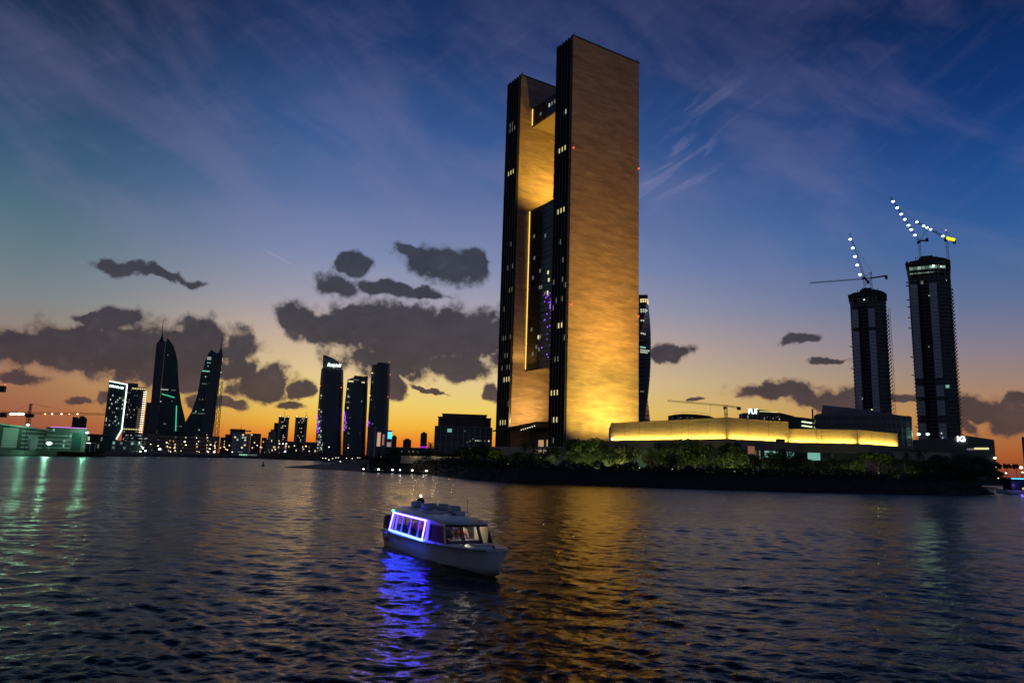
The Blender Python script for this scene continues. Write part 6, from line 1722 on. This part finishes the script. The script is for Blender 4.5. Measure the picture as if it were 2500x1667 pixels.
# ------------------------------------------------------------------ the water taxi
def person_mesh(seed, shirt, legs, skin):
    """seated figure, hips at the origin, facing +x"""
    V, E, RAD = [], [], []
    def v(p, r, prev=None):
        V.append(p); RAD.append(r)
        if prev is not None: E.append((prev, len(V) - 1))
        return len(V) - 1
    pel = v((0, 0, .06), .15); ab = v((.0, 0, .22), .135, pel); ch = v((.01, 0, .40), .15, ab); nb = v((.02, 0, .52), .075, ch); nk = v((.035, 0, .58), .055, nb)
    hd = v((.05, 0, .66), .088, nk); h2 = v((.055, 0, .74), .098, hd); h3 = v((.045, 0, .80), .07, h2)
    for s in (-1, 1):
        sh = v((.01, s * .17, .47), .068, ch); el = v((.06, s * .24, .22), .048, sh); wr = v((.27, s * .16, .14), .034, el); pa = v((.34, s * .13, .14), .036, wr); fi = v((.41, s * .12, .12), .022, pa); v((.35, s * .085, .155), .016, pa)
        hp = v((.04, s * .10, .02), .10, pel); kn = v((.44, s * .12, .03), .068, hp); an = v((.44, s * .12, -.38), .045, kn); v((.56, s * .13, -.42), .035, an)
    me = bpy.data.meshes.new('person_cage'); me.from_pydata([Vector(p) for p in V], E, [])
    o = bpy.data.objects.new('person_cage', me); COL.objects.link(o)
    o.modifiers.new('skin', 'SKIN'); 
    layer = me.skin_vertices[0].data if me.skin_vertices else None
    if layer is None:
        bm = bmesh.new(); bm.from_mesh(me); bm.verts.layers.skin.verify(); bm.to_mesh(me); bm.free(); layer = me.skin_vertices[0].data
    for i, r in enumerate(RAD): layer[i].radius = (r, r)
    layer[0].use_root = True
    sb = o.modifiers.new('sub', 'SUBSURF'); sb.levels = sb.render_levels = 1
    dg = bpy.context.evaluated_depsgraph_get()
    m2 = bpy.data.meshes.new_from_object(o.evaluated_get(dg)); m2.name = 'person'
    bpy.data.objects.remove(o); 
    m2.materials.clear()
    for m in (shirt, legs, skin): m2.materials.append(m)
    for p in m2.polygons:
        c = p.center
        p.material_index = 2 if (c.z > .565 or (c.x > .26 and abs(c.y) < .2 and c.z > .09)) else (1 if c.z < .1 else 0)
        p.use_smooth = True
    return m2


def make_taxi():
    B = thing('water_taxi', 'white covered water taxi with a glowing blue framed window, carrying seated passengers', 'boat', (BO[0], BO[1], 0), -BH)
    GEL = mat('boat_white', (.60, .60, .58), .34, 0, .5, noise=.12, nscale=1.3)
    DECK = mat('boat_deck', (.5, .5, .48), .55)
    BLK = mat('black_rubber', (.012, .012, .013), .5)
    INT = mat('cabin_lining', (.4, .4, .42), .7)
    def bg(x): return 1.41 if x < 8 else 1.41 * max(0.0, 1 - ((x - 8) / 5.12) ** 2.3) ** .58
    xs = list(np.linspace(0, 8, 9)) + list(np.linspace(8.6, 13.1, 14))
    rings = []
    for x in xs:
        f = max(0, (x - 6.5) / 6.6); b = max(.03, bg(x)); zg = .92 + .28 * (x / 13) ** 2
        bc = b * (.87 - .42 * f ** 1.4); zc = .02 + .48 * f ** 1.6; zk = -.38 + (.02 if f < .72 else 0) + 1.45 * max(0, f - .70) ** 1.2 * 1.6
        zk = min(zk, zg - .12); zc = max(zc, zk + .02); zc = min(zc, zg - .1)
        xr = x
        r = [(xr, 0, zk), (xr, -bc * .98, zc - .06), (xr, -bc, zc), (xr, -(bc * .25 + b * .75), zc * .45 + zg * .55), (xr, -b, zg - .1), (xr, -b - .035, zg - .08), (xr, -b - .035, zg), (xr, -b * .94, zg + .03),
             (xr, b * .94, zg + .03), (xr, b + .035, zg), (xr, b + .035, zg - .08), (xr, b, zg - .1), (xr, (bc * .25 + b * .75), zc * .45 + zg * .55), (xr, bc, zc), (xr, bc * .98, zc - .06)]
        rings.append(r)
    hull = MB().loft(rings).build('hull', GEL, B)
    for p in hull.data.polygons: p.use_smooth = abs(p.normal.x) < .95
    # rub rail
    for s in (-1, 1):
        MB().tube([(x, s * (bg(x) + .06), .86 + .28 * (x / 13) ** 2) for x in xs[:-1]], .035, 6).build('rub_rail', mat('rail_grey', (.16, .16, .17), .5), B)
    # small pale mark and vents near the stern
    for k in range(6): MB().box(.95 + k * .13, 1.04 + k * .13, -1.64, -1.60, .78, .84).build('hull_mark', mat('mark_white', (.75, .75, .75), .5), B)
    MB().box(1.2, 1.45, -1.6, -1.55, .38, .62).box(1.65, 1.9, -1.6, -1.55, .36, .6).build('hull_vent', BLK, B)
    # cabin: eight facets round the plan, low ring and high ring
    lo = [(1.5, -1.42), (7.55, -1.42), (9.85, -1.28), (10.28, -.48), (10.28, .48), (9.85, 1.28), (7.55, 1.42), (1.5, 1.42)]
    hi = [(1.62, -1.27), (7.5, -1.27), (9.2, -1.12), (9.52, -.43), (9.52, .43), (9.2, 1.12), (7.5, 1.27), (1.62, 1.27)]
    z0 = .93; z1 = 2.02
    n = 8
    def facet(i):
        j = (i + 1) % n
        a, b, c, d = Vector((*lo[i], z0)), Vector((*lo[j], z0)), Vector((*hi[j], z1)), Vector((*hi[i], z1))
        nr = (b - a).cross(d - a).normalized()
        if nr.dot((a + b) / 2 - Vector((5, 0, 1))) < 0: nr = -nr
        return lambda s, u, o=0.0: (a.lerp(b, s)).lerp(d.lerp(c, s), u) + nr * o
    def slab(mb, f, s0, s1, u0, u1, o0, o1):
        mb.hexa([f(s0, u0, o0), f(s1, u0, o0), f(s1, u1, o0), f(s0, u1, o0), f(s0, u0, o1), f(s1, u0, o1), f(s1, u1, o1), f(s0, u1, o1)])
    # window holes: facet -> (s0, s1, u0, u1)
    holes = {0: (.065, .955, .10, .90), 1: (.09, .93, .13, .86), 2: (.07, .95, .10, .90), 3: (.04, .96, .09, .91), 4: (.05, .93, .10, .90), 5: (.07, .91, .13, .86), 6: (.045, .935, .10, .90), 7: (.28, .72, .04, .92)}
    wall = MB(); panes = []
    gm = bpy.data.materials.new('cabin_glass'); gm.use_nodes = True
    nt = gm.node_tree; nt.nodes.clear(); N = nt.nodes.new
    o_ = N('ShaderNodeOutputMaterial'); mx = N('ShaderNodeMixShader'); tr = N('ShaderNodeBsdfTransparent'); tr.inputs[0].default_value = (.78, .8, .82, 1)
    gl = N('ShaderNodeBsdfGlossy'); gl.inputs['Roughness'].default_value = .03; fr = N('ShaderNodeFresnel'); fr.inputs[0].default_value = 1.3
    ge = N('ShaderNodeNewGeometry'); iv = N('ShaderNodeMath'); iv.operation = 'SUBTRACT'; iv.inputs[0].default_value = 1; nt.links.new(ge.outputs['Backfacing'], iv.inputs[1]); ml = N('ShaderNodeMath'); ml.operation = 'MULTIPLY'; nt.links.new(fr.outputs[0], ml.inputs[0]); nt.links.new(iv.outputs[0], ml.inputs[1]); nt.links.new(ml.outputs[0], mx.inputs[0]); nt.links.new(tr.outputs[0], mx.inputs[1]); nt.links.new(gl.outputs[0], mx.inputs[2]); nt.links.new(mx.outputs[0], o_.inputs[0])
    for i in range(n):
        f = facet(i); s0, s1, u0, u1 = holes[i]
        T = .05
        slab(wall, f, 0, s0, 0, 1, -T, 0); slab(wall, f, s1, 1, 0, 1, -T, 0); slab(wall, f, s0, s1, 0, u0, -T, 0); slab(wall, f, s0, s1, u1, 1, -T, 0)
    wall.build('cabin_wall', GEL, B)
    for i in range(7):
        f = facet(i); s0, s1, u0, u1 = holes[i]
        w = (f(1, .5) - f(0, .5)).length; hh = (f(.5, 1) - f(.5, 0)).length
        win = MB(); slab(win, f, s0, s1, u0, u1, -.035, -.028)
        p = win.build('window_pane', gm if i != 1 and i != 5 else mat('tinted_glass', (.010, .011, .016), .25, 0, .04), B)
        if i not in (0, 6):
            fw, fh = .05 / w, .05 / hh
            fm = MB()
            slab(fm, f, s0 - fw * .3, s0 + fw, u0, u1, -.03, .015); slab(fm, f, s1 - fw, s1 + fw * .3, u0, u1, -.03, .015); slab(fm, f, s0 - fw * .3, s1 + fw * .3, u0 - fh * .3, u0 + fh, -.03, .016); slab(fm, f, s0 - fw * .3, s1 + fw * .3, u1 - fh, u1 + fh * .3, -.03, .016)
            fm.build('window_frame', BLK, B)
        else:
            for k in range(1, 4):
                mu = MB(); sc = s0 + (s1 - s0) * (k / 4 + .03); slab(mu, f, sc - .006, sc + .006, u0, u1, -.06, .004); mu.build('mullion', GEL, B)
    # light tube round the starboard window
    f = facet(0); s0, s1, u0, u1 = holes[0]
    c = [f(s0 - .006, u0 - .03, .15), f(s1 + .006, u0 - .03, .15), f(s1 + .006, u1 + .05, .11), f(s0 - .006, u1 + .05, .11)]
    LV = glow('boat_violet', (.036, .020, 1), 62, True); LC = glow('boat_cyan', (.024, .075, 1), 42, True)
    mb = MB().tube([c[1], c[2]], .034, 6).tube([c[2], c[3]], .036, 6).tube([c[3], c[0]], .034, 6)
    mb.build('light_tube', LV, B)
    MB().tube([c[0], c[1]], .036, 6).build('light_tube', LC, B)
    MB().ball((1.66, -1.32, 2.06), .075, 8, 6).build('green_sidelight', glow('green_nav', (.05, 1, .35), 8, True), B)
    # roof: cambered shell with a brow in front and a raised centre
    rr = []
    over = [(1.25, 1.30), (3, 1.34), (5, 1.34), (7.4, 1.33), (8.6, 1.27), (9.3, 1.1), (9.75, .8), (9.95, .4), (10.0, .06)]
    for x, b in over:
        crown = .28 * (1 - max(0, (x - 7.5) / 2.6) ** 2) if x > 7.5 else .28
        pts = []
        for k in range(13):
            y = -b + 2 * b * k / 12
            pts.append((x, y, z1 + .02 + crown * (1 - abs(y / b) ** 2.4)))
        pts += [(x, b, z1 - .03), (x, -b, z1 - .03)]
        rr.append(pts)
    rf = MB().loft(rr).build('roof', GEL, B)
    for p in rf.data.polygons: p.use_smooth = p.normal.z > .25
    ped = MB().hexa([(2.2, -.78, 2.2), (7.7, -.72, 2.2), (7.7, .72, 2.2), (2.2, .78, 2.2), (2.5, -.66, 2.34), (7.2, -.62, 2.34), (7.2, .62, 2.34), (2.5, .66, 2.34)]).build('roof_platform', DECK, B)
    # rounded roof ventilators
    def vent(x, y, s=1.0, nm='roof_ventilator'):
        rg = []
        for k, (sc, z) in enumerate(((.86, 0), (1, .05), (1.04, .16), (.98, .27), (.78, .33))):
            rg.append([(x + .36 * s * sc * math.copysign(abs(math.cos(a)) ** .5, math.cos(a)), y + .27 * s * sc * math.copysign(abs(math.sin(a)) ** .5, math.sin(a)), 2.33 + z * s) for a in np.linspace(0, 2 * math.pi, 17)[:-1]])
        o = MB().loft(rg).build(nm, mat('vent_grey', (.42, .42, .43), .5), B)
        for p in o.data.polygons: p.use_smooth = True
        MB().tube([(x, y, 2.26), (x, y, 2.36)], .17 * s, 8).build('vent_stem', BLK, o)
    vent(2.75, -.3); vent(3.3, .42, .8); vent(4.75, -.42); vent(5.0, .42); vent(6.75, .35, 1.05)
    MB().box(4.05, 4.25, .42, .62, 2.34, 2.5).build('horn_speaker', BLK, B)
    MB().box(7.7, 7.76, -.1, .55, 2.24, 2.46).build('roof_coaming', GEL, B)
    MB().box(7.9, 8.0, -.25, -.05, 2.26, 2.36).build('horn', BLK, B)
    # stern mast with a white lamp, dark hood
    MB().tube([(.35, .78, .95), (.35, .78, 2.78)], .035, 6).build('mast', DARKSTEEL, B)
    MB().ball((.35, .78, 2.52), (.24, .24, .22), 10, 7).build('mast_hood', mat('hood', (.03, .025, .045), .7), B, smooth=True)
    MB().ball((.35, .78, 2.84), .06, 8, 6).build('stern_light', glow('stern_lamp', (1, .85, .6), 14), B)
    # outboards
    for y in (-.95, -.1):
        ob = MB()
        rg = []
        for sc, z in ((.7, .8), (1, .95), (1.05, 1.2), (.95, 1.5), (.6, 1.66)):
            rg.append([(-.42 + .36 * sc * math.copysign(abs(math.cos(a)) ** .6, math.cos(a)), y + .22 * sc * math.copysign(abs(math.sin(a)) ** .6, math.sin(a)), z) for a in np.linspace(0, 2 * math.pi, 15)[:-1]])
        e = ob.loft(rg).build('outboard_motor', BLK, B, smooth=True)
        MB().box(-.56, -.32, y - .09, y + .09, -.45, .8).build('motor_leg', BLK, e)
        MB().box(-.74, -.1, y - .235, y + .235, 1.0, 1.04).build('cowl_stripe', mat('silver', (.5, .5, .52), .3, .6), e)
    # bow fittings
    MB().tube([(12.5, -.05, 1.18), (12.5, -.05, 1.28)], .05, 6).tube([(12.42, -.05, 1.28), (12.58, -.05, 1.28)], .03, 6).build('bow_cleat', DARKSTEEL, B)
    for s in (-1, 1): MB().box(9.0, 9.18, s * 1.52 - .03, s * 1.52 + .03, 1.0, 1.07).build('deck_cleat', mat('silver', (.5, .5, .52), .3, .6), B)
    MB().hexa([(10.7, -.5, 1.14), (11.8, -.35, 1.18), (11.8, .35, 1.18), (10.7, .5, 1.14), (10.75, -.45, 1.2), (11.7, -.3, 1.24), (11.7, .3, 1.24), (10.75, .45, 1.2)]).build('bow_hatch', DECK, B)
    MB().tube([(10.3, .25, 1.05), (9.9, -.1, 1.55)], .015, 5).tube([(10.36, .82, 1.05), (9.9, 1.0, 1.5)], .015, 5).build('wiper', BLK, B)
    for s in (-1, 1):
        MB().tube([(2.4, s * 1.02, 2.24), (2.5, s * 1.02, 2.36), (7.2, s * 1.0, 2.36), (7.3, s * 1.0, 2.22)], .016, 5).build('roof_rail', mat('silver', (.5, .5, .52), .3, .6), B)
    MB().tube([(7.9, .6, 2.24), (7.9, .6, 3.1)], .012, 4).build('aerial', BLK, B)
    # cabin inside
    MB().box(1.6, 9.3, -1.25, 1.25, .93, .965).build('cabin_floor', INT, B)
    seat = MB().box(-.24, .24, -.5, .5, 0, .09).box(-.3, -.22, -.5, .5, .08, .40).mesh('seat', mat('seat_navy', (.03, .03, .07), .6))
    for x in (2.5, 3.6, 4.7, 5.8, 6.9):
        for y in (-.72, .72): link('seat', seat, B, (x, y, .965))
    MB().box(9.15, 9.75, -1.0, .6, .97, 1.25).build('dashboard', INT, B)
    MB().box(7.9, 9.55, 1.04, 1.07, .98, 1.88).build('curtain', mat('curtain_beige', (.6, .5, .3), .8), B)
    lamp('POINT', (3.2, .2, 1.92), (.62, .36, 1), 75, None, B, size=.12)
    lamp('POINT', (6.0, .2, 1.92), (.66, .38, 1), 75, None, B, size=.12)
    lamp('POINT', (8.3, .35, 1.9), (1, .86, .6), 24, None, B, size=.12)
    # passengers, each a figure of its own in the boat
    skin = mat('skin', (.38, .24, .17), .6)
    dark = mat('dark_trousers', (.03, .03, .04), .8)
    shirts = [mat('shirt_a', (.06, .06, .09), .8), mat('shirt_b', (.45, .42, .4), .8), mat('shirt_c', (.10, .07, .07), .8)]
    bodies = [person_mesh(i, s, dark, skin) for i, s in enumerate(shirts)]
    orange = mat('lifejacket_orange', (.9, .16, .03), .7)
    hairm = mat('hair_dark', (.015, .012, .01), .6); white = mat('cap_cloth', (.75, .68, .55), .8)
    vest = MB(); 
    rg = [[(.01 + .165 * sx * math.cos(a), .205 * sx * math.sin(a), z) for a in np.linspace(0, 2 * math.pi, 13)[:-1]] for sx, z in ((.92, .14), (1.02, .24), (1.04, .36), (.98, .45), (.62, .52))]
    vest = vest.loft(rg, caps=False).mesh('life_vest', orange, True)
    hair = MB().ball((.03, 0, .775), (.112, .105, .095), 10, 7).mesh('hair', hairm, True)
    cap = MB().ball((.03, 0, .79), (.118, .112, .085), 10, 7).box(.09, .22, -.07, .07, .765, .785).mesh('cap', white, True)
    ppl = [(3.5, -.85, 1, 'cap', 0, 'person with a pale cap and head scarf seated by the glowing window, furthest aft'), (3.7, -.45, 0, 'hair', 1, 'person in an orange life vest seated beside the one with the pale cap'), (4.7, -.8, 0, 'hair', 1, 'person in an orange life vest behind the middle of the glowing window'), (5.2, -.2, 1, 'hair', 0, 'bareheaded person in a dark top in the middle of the cabin'), (5.9, -.82, 2, 'hair', 1, 'person in an orange life vest near the forward end of the glowing window'), (6.7, -.75, 2, 'hair', 1, 'person behind the forward edge of the glowing window, orange vest, head turned'), (8.35, -.55, 0, 'hair', 0, 'helmsman in dark clothes behind the left windscreen pane'), (8.2, .15, 2, 'hair', 1, 'person in a red orange vest behind the middle windscreen pane'), (7.7, .5, 1, 'cap', 0, 'person with light headwear behind the middle windscreen pane')]
    for x, y, k, hd, ov, lab in ppl:
        c, s = math.cos(-BH), math.sin(-BH)
        zb = 1.10
        o = link('person', bodies[k], None, (BO[0] + x * c - y * s, BO[1] + x * s + y * c, zb), -BH + rnd.uniform(-.4, .4))
        o.scale = (.98, .98, .98)
        tag(o, lab, 'person', 'passengers in the water taxi')
        link('cap' if hd == 'cap' else 'hair', cap if hd == 'cap' else hair, o)
        if ov: link('life_vest', vest, o)


make_taxi()
bpy.context.view_layer.update()
